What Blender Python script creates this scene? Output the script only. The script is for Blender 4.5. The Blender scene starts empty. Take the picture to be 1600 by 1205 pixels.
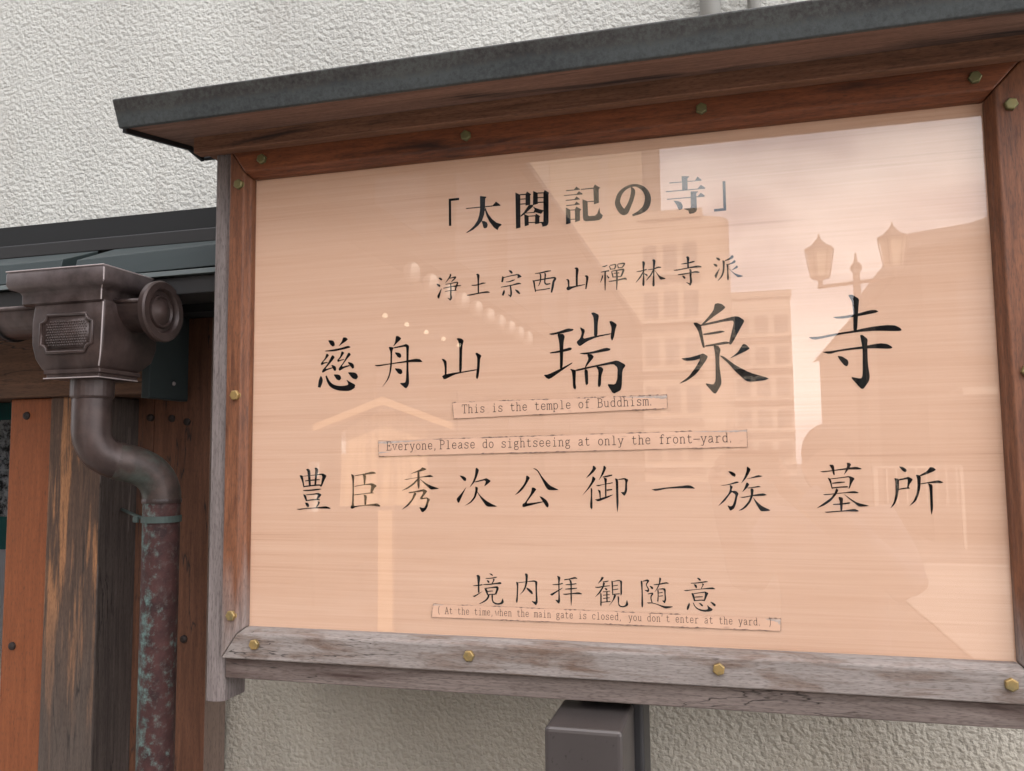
import bpy, bmesh, math, random
from mathutils import Vector, Matrix
random.seed(7)
SC = bpy.context.scene
COL = SC.collection
Z0 = 1.26                    # height of the lower edge of the board's opening above the ground
R = math.radians

# ------------------------------------------------------------------ camera
cd = bpy.data.cameras.new('camera'); cam = bpy.data.objects.new('camera', cd); COL.objects.link(cam)
cd.sensor_fit = 'HORIZONTAL'; cd.sensor_width = 36.0; cd.lens = 36.0 * 1300 / 1600
cd.clip_start = 0.005; cd.clip_end = 600
CX, CY, CZ = 0.8289, -1.3154, Z0 + 0.2887
yaw, pitch, roll = -0.2591, 0.0861, -0.0106
fwd = Vector((math.sin(yaw)*math.cos(pitch), math.cos(yaw)*math.cos(pitch), math.sin(pitch)))
rt = Vector((math.cos(yaw), -math.sin(yaw), 0)); up = rt.cross(fwd)
rt2 = rt*math.cos(roll) + up*math.sin(roll); up2 = -rt*math.sin(roll) + up*math.cos(roll)
cam.matrix_world = Matrix(((rt2.x, up2.x, -fwd.x, CX), (rt2.y, up2.y, -fwd.y, CY), (rt2.z, up2.z, -fwd.z, CZ), (0, 0, 0, 1)))
SC.camera = cam

# ------------------------------------------------------------------ sky, sun, exposure
SUN_EL, SUN_AZ = R(55), R(8)          # azimuth from +Y towards +X
w = bpy.data.worlds.new('World'); SC.world = w; w.use_nodes = True
nt = w.node_tree; nt.nodes.clear()
def wn(t, **k):
    n = nt.nodes.new(t)
    for a, b in k.items(): setattr(n, a, b)
    return n
out = wn('ShaderNodeOutputWorld'); bg = wn('ShaderNodeBackground'); bg.inputs['Strength'].default_value = 0.12
sky = wn('ShaderNodeTexSky', sky_type='NISHITA'); sky.sun_disc = False
sky.sun_elevation = SUN_EL; sky.sun_rotation = SUN_AZ; sky.dust_density = 2.0
tc = wn('ShaderNodeTexCoord'); mp = wn('ShaderNodeMapping'); mp.inputs['Scale'].default_value = (1.9, 1.9, 3.6)
nz = wn('ShaderNodeTexNoise'); nz.inputs['Scale'].default_value = 1.7; nz.inputs['Detail'].default_value = 7; nz.inputs['Roughness'].default_value = .55
cr = wn('ShaderNodeValToRGB'); cr.color_ramp.elements[0].position = .30; cr.color_ramp.elements[1].position = .55
cc = wn('ShaderNodeValToRGB'); cc.color_ramp.elements[0].position = .38; cc.color_ramp.elements[1].position = .68
cc.color_ramp.elements[0].color = (5.2, 5.3, 5.9, 1); cc.color_ramp.elements[1].color = (13.5, 13.1, 12.7, 1)
mx = wn('ShaderNodeMix', data_type='RGBA')
L = nt.links.new
L(tc.outputs['Generated'], mp.inputs['Vector']); L(mp.outputs['Vector'], nz.inputs['Vector'])
L(nz.outputs['Fac'], cr.inputs['Fac']); L(nz.outputs['Fac'], cc.inputs['Fac'])
L(cr.outputs['Color'], mx.inputs['Factor']); L(sky.outputs['Color'], mx.inputs['A']); L(cc.outputs['Color'], mx.inputs['B'])
L(mx.outputs['Result'], bg.inputs['Color']); L(bg.outputs['Background'], out.inputs['Surface'])
sl = bpy.data.lights.new('sun', 'SUN'); sl.energy = 4.8; sl.angle = R(.53); sl.color = (1, .93, .82)
sun = bpy.data.objects.new('sun', sl); COL.objects.link(sun)
sd = Vector((math.sin(SUN_AZ)*math.cos(SUN_EL), math.cos(SUN_AZ)*math.cos(SUN_EL), math.sin(SUN_EL)))
sun.rotation_euler = (-sd).to_track_quat('-Z', 'Y').to_euler(); sun.location = (0, 10, 20)
SC.view_settings.view_transform = 'Standard'; SC.view_settings.look = 'None'
SC.view_settings.gamma = 1.0; SC.view_settings.exposure = 2.2
SC.render.engine = 'CYCLES'
SC.cycles.max_bounces = 8; SC.cycles.transparent_max_bounces = 12

# ------------------------------------------------------------------ helpers
class MB:
    """collects faces; build() links them as one mesh object"""
    def __init__(s): s.v = []; s.f = []
    def add(s, vs, fs):
        n = len(s.v); s.v += [tuple(a) for a in vs]; s.f += [tuple(n+i for i in f) for f in fs]; return s
    def box(s, x0, x1, y0, y1, z0, z1):
        return s.add([(x0,y0,z0),(x1,y0,z0),(x1,y1,z0),(x0,y1,z0),(x0,y0,z1),(x1,y0,z1),(x1,y1,z1),(x0,y1,z1)],
                     [(0,3,2,1),(4,5,6,7),(0,1,5,4),(1,2,6,5),(2,3,7,6),(3,0,4,7)])
    def loft(s, rings, cap=True, closed=True):
        n = len(rings[0]); vs = [p for r in rings for p in r]; fs = []
        for k in range(len(rings)-1):
            for i in range(n if closed else n-1):
                j = (i+1) % n
                fs.append((k*n+i, k*n+j, (k+1)*n+j, (k+1)*n+i))
        if cap and closed: fs += [tuple(range(n-1, -1, -1)), tuple((len(rings)-1)*n+i for i in range(n))]
        return s.add(vs, fs)
    def prism(s, pts, ax, a, b):
        """polygon pts (2D) extruded along axis ax from a to b"""
        def P(p, t): return {'x': (t, p[0], p[1]), 'y': (p[0], t, p[1]), 'z': (p[0], p[1], t)}[ax]
        return s.loft([[P(p, a) for p in pts], [P(p, b) for p in pts]])
    def tube(s, path, rad, n=20, cap=True):
        path = [Vector(p) for p in path]; rads = rad if isinstance(rad, (list, tuple)) else [rad]*len(path)
        rings = []; ref = None
        for i, p in enumerate(path):
            t = (path[min(i+1, len(path)-1)] - path[max(i-1, 0)]).normalized()
            if ref is None: ref = t.orthogonal().normalized()
            ref = (ref - t*ref.dot(t)).normalized(); b = t.cross(ref)
            rings.append([p + rads[i]*(ref*math.cos(2*math.pi*k/n) + b*math.sin(2*math.pi*k/n)) for k in range(n)])
        return s.loft(rings, cap)
    def lathe(s, c, ax, prof, n=28):
        """prof: (distance along axis, radius)"""
        c = Vector(c); ax = Vector(ax).normalized(); r = ax.orthogonal().normalized(); b = ax.cross(r)
        return s.loft([[c + ax*d + q*(r*math.cos(2*math.pi*k/n) + b*math.sin(2*math.pi*k/n)) for k in range(n)] for d, q in prof])
    def ball(s, c, r, n=10, sc=(1,1,1)):
        c = Vector(c); rings = []
        for i in range(n+1):
            a = math.pi*i/n; q = max(math.sin(a), .02)
            rings.append([c + Vector((r*sc[0]*q*math.cos(2*math.pi*k/(2*n)), r*sc[1]*q*math.sin(2*math.pi*k/(2*n)), r*sc[2]*math.cos(a))) for k in range(2*n)])
        return s.loft(rings)
    def build(s, name, mat, parent=None, org=None, smooth=False, bevel=0, seg=2, recalc=True):
        o_ = Vector(org) if org is not None else (Vector(parent['_org']) if parent is not None and '_org' in parent else Vector((0,0,0)))
        me = bpy.data.meshes.new(name); me.from_pydata([Vector(v)-o_ for v in s.v], [], s.f)
        if recalc:
            bm = bmesh.new(); bm.from_mesh(me); bmesh.ops.recalc_face_normals(bm, faces=bm.faces); bm.to_mesh(me); bm.free()
        me.materials.append(mat)
        if smooth: me.polygons.foreach_set('use_smooth', [True]*len(me.polygons))
        o = bpy.data.objects.new(name, me); COL.objects.link(o)
        if parent is not None: o.parent = parent; o['_org'] = list(o_)
        else: o.location = o_
        if bevel:
            m = o.modifiers.new('edge', 'BEVEL'); m.width = bevel; m.segments = seg; m.limit_method = 'ANGLE'; m.angle_limit = R(35)
        return o
def tag(o, label, cat, group=None):
    o['label'] = label; o['category'] = cat
    if group: o['group'] = group
    return o
def thing(name, label, cat, loc, group=None):
    o = bpy.data.objects.new(name, None); COL.objects.link(o); o.location = loc; o['_org'] = list(loc); o.empty_display_size = .1
    return tag(o, label, cat, group)
def struct(o): o['kind'] = 'structure'; return o
def smooth_by_angle(o, a=40):
    for p in o.data.polygons: p.use_smooth = True
    o.data.set_sharp_from_angle(angle=R(a)); return o
def arc(p0, p1, p2, n=8):
    p0, p1, p2 = Vector(p0), Vector(p1), Vector(p2)
    return [(p0*(1-t)**2 + p1*2*t*(1-t) + p2*t*t) for t in [i/n for i in range(n+1)]]

# ------------------------------------------------------------------ materials
class NM:
    def __init__(s, name):
        s.m = bpy.data.materials.new(name); s.m.use_nodes = True; s.t = s.m.node_tree; s.b = s.t.nodes['Principled BSDF']
        s.tc = s.n('ShaderNodeTexCoord')
    def n(s, t, **k):
        x = s.t.nodes.new(t)
        for a, b in k.items(): setattr(x, a, b)
        return x
    def l(s, a, b): s.t.links.new(a, b)
    def map(s, scale, loc=(0,0,0), rot=(0,0,0), src='Object'):
        m = s.n('ShaderNodeMapping'); m.inputs['Scale'].default_value = scale; m.inputs['Location'].default_value = loc; m.inputs['Rotation'].default_value = rot
        s.l(s.tc.outputs[src], m.inputs['Vector']); return m.outputs['Vector']
    def noise(s, vec, scale=1, detail=6, rough=.55, dist=0):
        x = s.n('ShaderNodeTexNoise'); x.inputs['Scale'].default_value = scale; x.inputs['Detail'].default_value = detail
        x.inputs['Roughness'].default_value = rough; x.inputs['Distortion'].default_value = dist; s.l(vec, x.inputs['Vector']); return x.outputs['Fac']
    def vor(s, vec, scale=1, feature='F1', smooth=None):
        x = s.n('ShaderNodeTexVoronoi', feature=feature); x.inputs['Scale'].default_value = scale
        s.l(vec, x.inputs['Vector']); return x.outputs['Distance']
    def ramp(s, fac, stops, interp='LINEAR'):
        x = s.n('ShaderNodeValToRGB'); x.color_ramp.interpolation = interp; e = x.color_ramp.elements
        while len(e) < len(stops): e.new(.5)
        for i, (p, c) in enumerate(stops): e[i].position = p; e[i].color = (c if len(c) == 4 else (*c, 1)) if not isinstance(c, (int, float)) else (c, c, c, 1)
        s.l(fac, x.inputs['Fac']); return x.outputs['Color']
    def mix(s, fac, a, b, blend='MIX'):
        x = s.n('ShaderNodeMix', data_type='RGBA', blend_type=blend)
        for k, v in (('Factor', fac), ('A', a), ('B', b)):
            if hasattr(v, 'is_output'): s.l(v, x.inputs[k])
            elif k == 'Factor': x.inputs['Factor'].default_value = v
            else: x.inputs[k].default_value = (*v, 1)
        return x.outputs['Result']
    def math(s, op, a, b=None, c=None):
        x = s.n('ShaderNodeMath', operation=op)
        for i, v in enumerate((a, b, c)):
            if v is None: continue
            if hasattr(v, 'is_output'): s.l(v, x.inputs[i])
            else: x.inputs[i].default_value = v
        return x.outputs['Value']
    def sep(s, src='Object'):
        x = s.n('ShaderNodeSeparateXYZ'); s.l(s.tc.outputs[src], x.inputs['Vector']); return x.outputs
    def col(s, c):
        if hasattr(c, 'is_output'): s.l(c, s.b.inputs['Base Color'])
        else: s.b.inputs['Base Color'].default_value = (*c, 1)
    def set(s, **k):
        for a, v in k.items():
            i = s.b.inputs[a.replace('_', ' ')]
            if hasattr(v, 'is_output'): s.l(v, i)
            else: i.default_value = v
        return s
    def bump(s, h, strength=.3, dist=.002):
        x = s.n('ShaderNodeBump'); x.inputs['Strength'].default_value = strength; x.inputs['Distance'].default_value = dist
        s.l(h, x.inputs['Height']); s.l(x.outputs['Normal'], s.b.inputs['Normal']); return s
def plain(name, c, rough=.6, metal=0., vary=.15, scale=8):
    m = NM(name); f = m.noise(m.map((1,1,1)), scale, 5)
    m.col(m.mix(f, [a*(1-vary) for a in c], [min(a*(1+vary), 1) for a in c])); m.set(Roughness=rough, Metallic=metal); return m.m
def grain_scale(ax, along, across):
    return {'x': (along, across, across), 'y': (across, along, across), 'z': (across, across, along)}[ax]
def wood(name, ax, dark, light, weather=None, wramp=(.45, .6), wscale=(3, 9), stain=None, sramp=(.55, .7), sscale=(4, 14), rough=.65,
         zfade=None, zcol=None, zwob=.1, bump=.35, along=2.5, across=70, seed=0, crack=0):
    m = NM(name); g = m.map(grain_scale(ax, along, across), (seed, seed*1.7, seed*.6))
    f1 = m.noise(g, 1, 8, .62, .4); f2 = m.noise(m.map(grain_scale(ax, along*6, across*5), (seed,)*3), 1, 4, .6)
    f = m.math('ADD', m.math('MULTIPLY', f1, .75), m.math('MULTIPLY', f2, .25))
    c = m.ramp(f, [(.3, dark), (.68, light)])
    if weather:
        wf = m.noise(m.map(grain_scale(ax, *wscale), (3+seed, 5, seed)), 1, 7, .6, .3)
        wf = m.math('ADD', m.math('MULTIPLY', wf, .7), m.math('MULTIPLY', f, .3))
        wc = m.ramp(f, [(.3, [a*.62 for a in weather]), (.7, [a*1.2 for a in weather])])
        c = m.mix(m.ramp(wf, [(wramp[0], 0.), (wramp[1], 1.)]), c, wc)
    if zfade:                                   # weathering that rises from the lower end
        z = m.sep()['Z']; zz = m.math('ADD', z, m.math('MULTIPLY', m.math('SUBTRACT', m.noise(m.map(grain_scale(ax, 5, 40)), 1, 6), .5), zwob*2))
        t = m.n('ShaderNodeMapRange'); t.inputs['From Min'].default_value = zfade[0]; t.inputs['From Max'].default_value = zfade[1]; m.l(zz, t.inputs['Value'])
        zc = m.ramp(f, [(.3, [a*.6 for a in zcol]), (.7, [a*1.15 for a in zcol])])
        c = m.mix(t.outputs['Result'], zc, c)
    if stain:
        sf = m.noise(m.map(grain_scale(ax, *sscale), (9+seed, 2, 1)), 1, 7, .62, .5)
        c = m.mix(m.ramp(sf, [(sramp[0], 0.), (sramp[1], 1.)]), c, m.ramp(f, [(.3, [a*.7 for a in stain]), (.7, [a*1.2 for a in stain])]))
    hgt = f
    if crack:                                   # drying checks along the grain
        n = m.noise(m.map(grain_scale(ax, 1.6, 16), (seed*3, 1, 7)), 1, 5, .55, .2)
        ln = m.ramp(m.math('ABSOLUTE', m.math('SUBTRACT', n, .5)), [(0., 1.), (.0035*crack, .8), (.009*crack, 0.)])
        mk = m.ramp(m.noise(m.map(grain_scale(ax, 5, 12), (1, seed, 4)), 1, 3), [(.48, 0.), (.56, 1.)])
        ck = m.math('MULTIPLY', ln, mk); c = m.mix(ck, c, (.022, .016, .013)); hgt = m.math('SUBTRACT', f, ck)
    fl = m.noise(m.map(grain_scale(ax, 90, 520), (seed, 3, 8)), 1, 2, .5)      # pores and flecks
    c = m.mix(m.ramp(fl, [(.34, .36), (.50, 0.)]), c, (.03, .018, .012))
    m.col(c); m.set(Roughness=rough); m.b.inputs['Specular IOR Level'].default_value = .35
    m.bump(hgt, bump, .0015); return m.m

M = {}
# --- stucco
m = NM('stucco'); v = m.map((1,1,1))
h1 = m.noise(v, 102, 2, .45); h2 = m.noise(v, 210, 2, .5); h3 = m.noise(v, 34, 2, .5)
hh = m.math('ADD', m.math('ADD', m.ramp(h1, [(.33, 0.), (.50, .55), (.68, 1.)], 'EASE'), m.math('MULTIPLY', h2, .4)), m.math('MULTIPLY', h3, .5))
big = m.noise(m.map((1, 1, .6)), 2.2, 6, .6)
c = m.mix(m.ramp(big, [(.35, 0.), (.7, 1.)]), (.375, .367, .335), (.45, .442, .405))
c = m.mix(m.ramp(m.noise(m.map((5, 5, .9), (2, 0, 0)), 1, 8, .65), [(.55, 0.), (.75, 1.)]), c, (.34, .32, .285))
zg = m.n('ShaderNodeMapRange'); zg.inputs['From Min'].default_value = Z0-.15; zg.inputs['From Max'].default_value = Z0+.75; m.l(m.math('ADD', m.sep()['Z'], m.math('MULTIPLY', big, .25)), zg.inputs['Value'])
c = m.mix(zg.outputs['Result'], m.mix(1.0, c, (.90, .83, .745), 'MULTIPLY'), c)  # lower wall tinted darker and warmer: shade below the board put into the colour
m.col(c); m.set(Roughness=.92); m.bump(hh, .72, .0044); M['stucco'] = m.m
M['pipe_paint'] = plain('pipe_paint', (.42, .412, .385), .9, 0, .08, 30)
# --- woods
RED_D, RED_L = (.055, .014, .007), (.165, .045, .02)
GREY = (.25, .205, .19)
M['frame_top'] = wood('wood_frame_top', 'x', (.085, .025, .010), (.235, .074, .029), along=14, across=150, rough=.5, stain=(.035, .014, .009), sramp=(.52, .68), sscale=(3, 30))
M['frame_side'] = wood('wood_frame_side', 'z', (.072, .024, .011), (.225, .085, .038), along=14, across=150, rough=.55, zfade=(Z0, Z0+.12), zcol=(.24, .19, .17), zwob=.12,
                       stain=(.07, .035, .024), sramp=(.56, .72), sscale=(4, 40), seed=2)
M['frame_bottom'] = wood('wood_frame_bottom', 'x', (.165, .138, .122), (.285, .244, .222), along=9, across=190, rough=.8, bump=.45,
                         stain=(.135, .088, .065), sramp=(.47, .64), sscale=(7, 36), seed=4, crack=.35)
M['rail_grey'] = wood('wood_rail_grey', 'x', (.10, .077, .066), (.205, .16, .14), along=8, across=220, rough=.85, bump=.6, stain=(.05, .026, .02), sramp=(.50, .66), sscale=(2.0, 18), seed=6, crack=.4)
M['board_grey'] = wood('wood_board_grey', 'z', (.10, .08, .074), (.215, .178, .166), along=8, across=190, rough=.85, stain=(.12, .07, .05), sramp=(.56, .75), sscale=(2.5, 20), seed=8, crack=.4)
M['head'] = wood('wood_head', 'x', (.095, .042, .022), (.25, .12, .07), along=8, across=130, rough=.7, stain=(.035, .022, .018), sramp=(.60, .72), sscale=(3, 16), seed=10)
M['soffit'] = wood('wood_soffit', 'x', (.10, .054, .038), (.265, .155, .112), along=5, across=90, rough=.75, stain=(.022, .016, .014), sramp=(.52, .64), sscale=(2.2, 14), seed=12)
M['orange'] = wood('wood_orange', 'z', (.135, .037, .012), (.235, .072, .025), along=9, across=130, rough=.55, bump=.15, stain=(.17, .075, .042), sramp=(.62, .85), sscale=(2, 12), seed=14)
M['post_old'] = wood('wood_post_old', 'z', (.030, .019, .014), (.115, .066, .043), along=9, across=150, rough=.8, weather=(.28, .13, .058), wramp=(.50, .57), wscale=(2.2, 44),
                     zfade=(Z0-.30, Z0+.08), zcol=(.085, .063, .05), zwob=.16, bump=.7, seed=17, crack=1)
M['post_side'] = wood('wood_post_side', 'z', (.028, .021, .018), (.095, .072, .061), along=8, across=130, rough=.85, weather=(.21, .17, .15), wramp=(.56, .68), wscale=(1.8, 20), bump=.7, seed=21, crack=1)
M['beam'] = wood('wood_beam', 'x', (.055, .028, .016), (.15, .075, .042), along=1.5, across=50, rough=.75, stain=(.03, .018, .013), sramp=(.5, .7), sscale=(2, 14), bump=.6, seed=23, crack=1)
M['plank'] = wood('wood_plank', 'z', (.065, .026, .013), (.15, .062, .033), along=8, across=110, rough=.7, stain=(.04, .02, .013), sramp=(.56, .75), sscale=(2, 14), seed=26, crack=1)
M['plank_side'] = wood('wood_plank_side', 'z', (.10, .07, .055), (.20, .14, .11), along=1.4, across=40, rough=.8, seed=28)
# --- sign face: pale straight-grained veneer
m = NM('veneer')
f = m.noise(m.map((2.2, 1, 250)), 1, 6, .65, .12); g = m.noise(m.map((.7, 1, 46), (4, 0, 2)), 1, 5, .6, .25); h = m.noise(m.map((6, 1, 420), (1, 0, 9)), 1, 3, .5)
fg = m.math('ADD', m.math('ADD', m.math('MULTIPLY', f, .45), m.math('MULTIPLY', g, .3)), m.math('MULTIPLY', h, .25))
m.col(m.ramp(fg, [(.32, (.505, .30, .205)), (.42, (.625, .390, .270)), (.60, (.675, .438, .315))])); m.set(Roughness=.55); m.b.inputs['Specular IOR Level'].default_value = .2
M['veneer'] = m.m
m = NM('black_lettering'); m.col((.006, .0055, .0055)); m.b.inputs['Specular IOR Level'].default_value = .05; m.set(Roughness=.7); M['ink'] = m.m
M['type'] = plain('typed_ink', (.028, .014, .011), .8)
# --- pane: clear sheet, surface reflection by angle
m = NM('clear_pane'); m.t.nodes.remove(m.b); mo = m.t.nodes['Material Output']
tr = m.n('ShaderNodeBsdfTransparent'); tr.inputs['Color'].default_value = (.985, .985, .98, 1)
gl = m.n('ShaderNodeBsdfGlossy'); m.l(m.ramp(m.noise(m.map((7, 7, 7)), 1, 6, .65), [(.35, .003), (.7, .012)]), gl.inputs['Roughness'])
ge = m.n('ShaderNodeNewGeometry'); dp = m.n('ShaderNodeVectorMath', operation='DOT_PRODUCT'); m.l(ge.outputs['Normal'], dp.inputs[0]); m.l(ge.outputs['Incoming'], dp.inputs[1])
ca = m.math('ABSOLUTE', dp.outputs['Value']); fr = m.math('ADD', .034, m.math('MULTIPLY', .966, m.math('POWER', m.math('SUBTRACT', 1.0, ca), 5.0)))
ms = m.n('ShaderNodeMixShader'); m.l(fr, ms.inputs['Fac']); m.l(tr.outputs[0], ms.inputs[1]); m.l(gl.outputs[0], ms.inputs[2]); m.l(ms.outputs[0], mo.inputs['Surface'])
M['pane'] = m.m
# --- tape strips
m = NM('taped_strip'); f = m.noise(m.map((60, 60, 260)), 1, 6, .65)
g = m.noise(m.map((9, 9, 30)), 1, 5)
c = m.mix(m.ramp(g, [(.4, 0.), (.7, 1.)]), (.54, .335, .23), (.61, .38, .265)); c = m.mix(m.ramp(f, [(.58, 0.), (.74, 1.)]), c, (.38, .235, .165)); m.col(c); m.set(Roughness=.6); m.b.inputs['Specular IOR Level'].default_value = .3; M['tape'] = m.m
m = NM('strip_dirt'); f = m.noise(m.map((160, 160, 160)), 1, 5, .7); m.col(m.ramp(f, [(.40, (.085, .052, .04)), (.70, (.36, .24, .18))])); m.set(Roughness=.8); M['dirt'] = m.m
m = NM('strip_peel'); f = m.noise(m.map((90, 90, 300)), 1, 5, .7); m.col(m.ramp(f, [(.35, (.26, .21, .18)), (.62, (.46, .37, .31))])); m.set(Roughness=.7); M['peel'] = m.m
# --- metals
m = NM('roof_copper'); f = m.noise(m.map((130, 130, 130)), 1, 6, .75); g = m.noise(m.map((9, 9, 14)), 1, 6, .65)
ff = m.math('ADD', m.math('MULTIPLY', f, .62), m.math('MULTIPLY', g, .38))
m.col(m.ramp(ff, [(.38, (.011, .0105, .010)), (.46, (.032, .033, .030)), (.57, (.062, .069, .064))]))
zb = m.n('ShaderNodeMapRange'); zb.inputs['From Min'].default_value = Z0+.862; zb.inputs['From Max'].default_value = Z0+.868; zb.inputs['To Min'].default_value = .75; zb.inputs['To Max'].default_value = 0; m.l(m.math('ADD', m.sep()['Z'], m.math('MULTIPLY', m.math('SUBTRACT', ff, .5), .06)), zb.inputs['Value'])
m.col(m.mix(zb.outputs['Result'], m.ramp(ff, [(.38, (.014, .0125, .0115)), (.47, (.034, .031, .028)), (.58, (.055, .057, .052))]), m.ramp(ff, [(.38, (.034, .040, .041)), (.58, (.062, .072, .073))]))); m.set(Roughness=.62, Metallic=.25); m.bump(f, .25, .002); M['copper_roof'] = m.m
M['verge_dark'] = plain('verge_dark', (.012, .012, .013), .5, .2)
m = NM('brass'); f = m.noise(m.map((50, 50, 50)), 1, 6); z = m.math('SUBTRACT', m.sep()['Z'], Z0)
t = m.ramp(m.math('ADD', m.math('MULTIPLY', z, 1.0), m.math('MULTIPLY', m.math('SUBTRACT', f, .5), .5)), [(.40, (.34, .225, .085)), (.85, (.15, .155, .07))])
m.col(m.mix(m.ramp(f, [(.45, 0.), (.7, 1.)]), t, (.16, .14, .07))); m.set(Roughness=.48, Metallic=.6); M['brass'] = m.m
m = NM('brown_copper'); f = m.noise(m.map((26, 26, 26)), 1, 8, .65); g = m.noise(m.map((14, 14, 5)), 1, 6)
c = m.ramp(f, [(.35, (.026, .0155, .013)), (.65, (.056, .035, .030))]); c = m.mix(m.ramp(g, [(.52, 0.), (.74, 1.)]), c, (.095, .072, .066))
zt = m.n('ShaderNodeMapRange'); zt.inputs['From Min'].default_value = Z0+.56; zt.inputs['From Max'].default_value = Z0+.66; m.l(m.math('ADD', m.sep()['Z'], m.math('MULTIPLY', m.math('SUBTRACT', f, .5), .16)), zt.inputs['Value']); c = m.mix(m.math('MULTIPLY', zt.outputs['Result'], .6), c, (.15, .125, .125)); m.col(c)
m.set(Roughness=.45, Metallic=.3); m.bump(f, .2, .0015); M['brown_copper'] = m.m
m = NM('seam_edge'); m.col((.30, .25, .24)); m.set(Roughness=.5, Metallic=.3); M['seam'] = m.m
m = NM('stained_copper'); f = m.noise(m.map((30, 30, 30)), 1, 8, .7); g = m.noise(m.map((12, 12, 12), (3, 1, 0)), 1, 6, .65)
c = m.ramp(f, [(.35, (.024, .016, .013)), (.65, (.060, .038, .031))]); c = m.mix(m.ramp(g, [(.46, 0.), (.62, .8)]), c, m.ramp(f, [(.35, (.030, .038, .030)), (.7, (.075, .095, .08))])); m.col(c); m.set(Roughness=.5, Metallic=.25); m.bump(f, .3, .0015); M['stained_copper'] = m.m
m = NM('patina_pipe'); v = m.map((1, 1, 1)); f = m.noise(v, 30, 8, .7); g = m.noise(m.map((9, 9, 3.2)), 1, 6, .65, .8); h = m.noise(v, 70, 5, .7)
x = m.sep()['X']
c = m.ramp(f, [(.35, (.022, .010, .0095)), (.65, (.06, .023, .020))]); c = m.mix(m.ramp(h, [(.5, 0.), (.75, 1.)]), c, (.075, .058, .05))
side = m.n('ShaderNodeMapRange'); side.inputs['From Min'].default_value = -.042; side.inputs['From Max'].default_value = .03; side.inputs['To Min'].default_value = .06; side.inputs['To Max'].default_value = -.075; m.l(x, side.inputs['Value'])
gg = m.math('ADD', m.math('ADD', m.math('MULTIPLY', g, .62), m.math('MULTIPLY', h, .38)), side.outputs['Result'])
c = m.mix(m.ramp(gg, [(.485, 0.), (.60, .9)]), c, m.ramp(h, [(.4, (.048, .075, .068)), (.66, (.10, .175, .16))])); m.col(c); m.set(Roughness=.7, Metallic=.0); m.b.inputs['Specular IOR Level'].default_value = .25; m.bump(h, .4, .002); M['patina'] = m.m
M['green_metal'] = plain('green_metal', (.020, .029, .029), .55, .2, .12)
M['green_light'] = plain('green_metal_lip', (.055, .066, .062), .55, .1, .2)
M['dark_metal'] = plain('dark_metal', (.022, .021, .021), .5, .2, .2)
M['slate_plate'] = plain('slate_plate', (.028, .032, .035), .55, .2, .15)
M['gap_shade'] = plain('gap_shade', (.006, .006, .006), .9)  # near-black stands in for the shade between roof tiers and under the eave
m = NM('post_steel'); f = m.noise(m.map((4, 4, 1.2)), 1, 5); g = m.noise(m.map((150, 150, 110)), 1, 3)
c = m.ramp(f, [(.3, (.058, .048, .045)), (.7, (.080, .068, .064))]); c = m.mix(m.ramp(g, [(.64, 0.), (.72, 1.)]), c, (.035, .027, .025)); m.col(c); m.set(Roughness=.38, Metallic=.3); M['post_steel'] = m.m
M['post_rear'] = plain('post_rear', (.030, .028, .029), .45, .3)
M['nail'] = plain('nail_iron', (.025, .016, .013), .7, .3)
M['strap'] = plain('strap_green', (.04, .055, .048), .7, .2, .35, 60)

# reflected street
M['asphalt'] = plain('asphalt', (.035, .035, .036), .95, 0, .25, 3)
M['paving'] = plain('paving', (.22, .20, .185), .85, 0, .2, 2)
M['info_wood'] = wood('info_wood', 'z', (.42, .25, .13), (.62, .40, .23), along=2, across=30, rough=.7)
m = NM('info_face'); f = m.noise(m.map((42, 42, 2.0)), 1, 2, .4); g = m.noise(m.map((90, 90, 90)), 1, 2)
cx = m.ramp(m.math('MULTIPLY', m.ramp(f, [(.48, 0.), (.54, 1.)]), m.ramp(g, [(.42, 0.), (.5, 1.)])), [(0, (.58, .38, .22)), (1, (.20, .12, .07))]); m.col(cx); m.set(Roughness=.7); M['info_face'] = m.m
M['white'] = plain('white_paint', (.78, .77, .74), .6, 0, .05)
M['lamp_iron'] = plain('lamp_iron', (.035, .038, .036), .5, .4)
M['lamp_glass'] = plain('lamp_glass', (.45, .36, .26), .3, 0, .1)
M['paper'] = plain('lantern_paper', (.50, .46, .41), .8, 0, .3, 25)
M['dark_house'] = plain('dark_timber', (.014, .011, .009), .85, 0, .3, 1)
M['dark_roof'] = plain('dark_tile', (.06, .062, .066), .6, 0, .2, 2)
M['beige'] = plain('beige_render', (.36, .29, .225), .85, 0, .1, .3)
M['tan'] = plain('tan_render', (.36, .28, .22), .85, 0, .12, .3)
M['grey_render'] = plain('grey_render', (.34, .29, .25), .85, 0, .12, .3)
M['glass_dark'] = plain('window_glass', (.06, .065, .07), .1, 0, .2, 1)
m = NM('warm_lamp'); m.col((.9, .8, .6)); m.b.inputs['Emission Color'].default_value = (1, .82, .55, 1); m.b.inputs['Emission Strength'].default_value = 1.3; M['lit'] = m.m
M['skin'] = plain('skin', (.42, .25, .18), .55, 0, .08, 20)
M['shirt'] = plain('shirt_cloth', (.30, .31, .36), .9, 0, .12, 14)
M['trouser'] = plain('trouser_cloth', (.05, .05, .06), .9, 0, .12, 14)
M['hair'] = plain('hair', (.015, .012, .010), .6, 0, .3, 60)
M['shoe'] = plain('shoe', (.10, .10, .10), .6)
M['phone'] = plain('phone_body', (.02, .02, .022), .3, .2)
M['leaf'] = plain('leaf', (.045, .065, .03), .7, 0, .6, 12)
M['teal'] = plain('teal_paint', (.02, .20, .18), .6)
M['bark'] = plain('bark', (.10, .075, .055), .9, 0, .3, 20)

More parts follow.
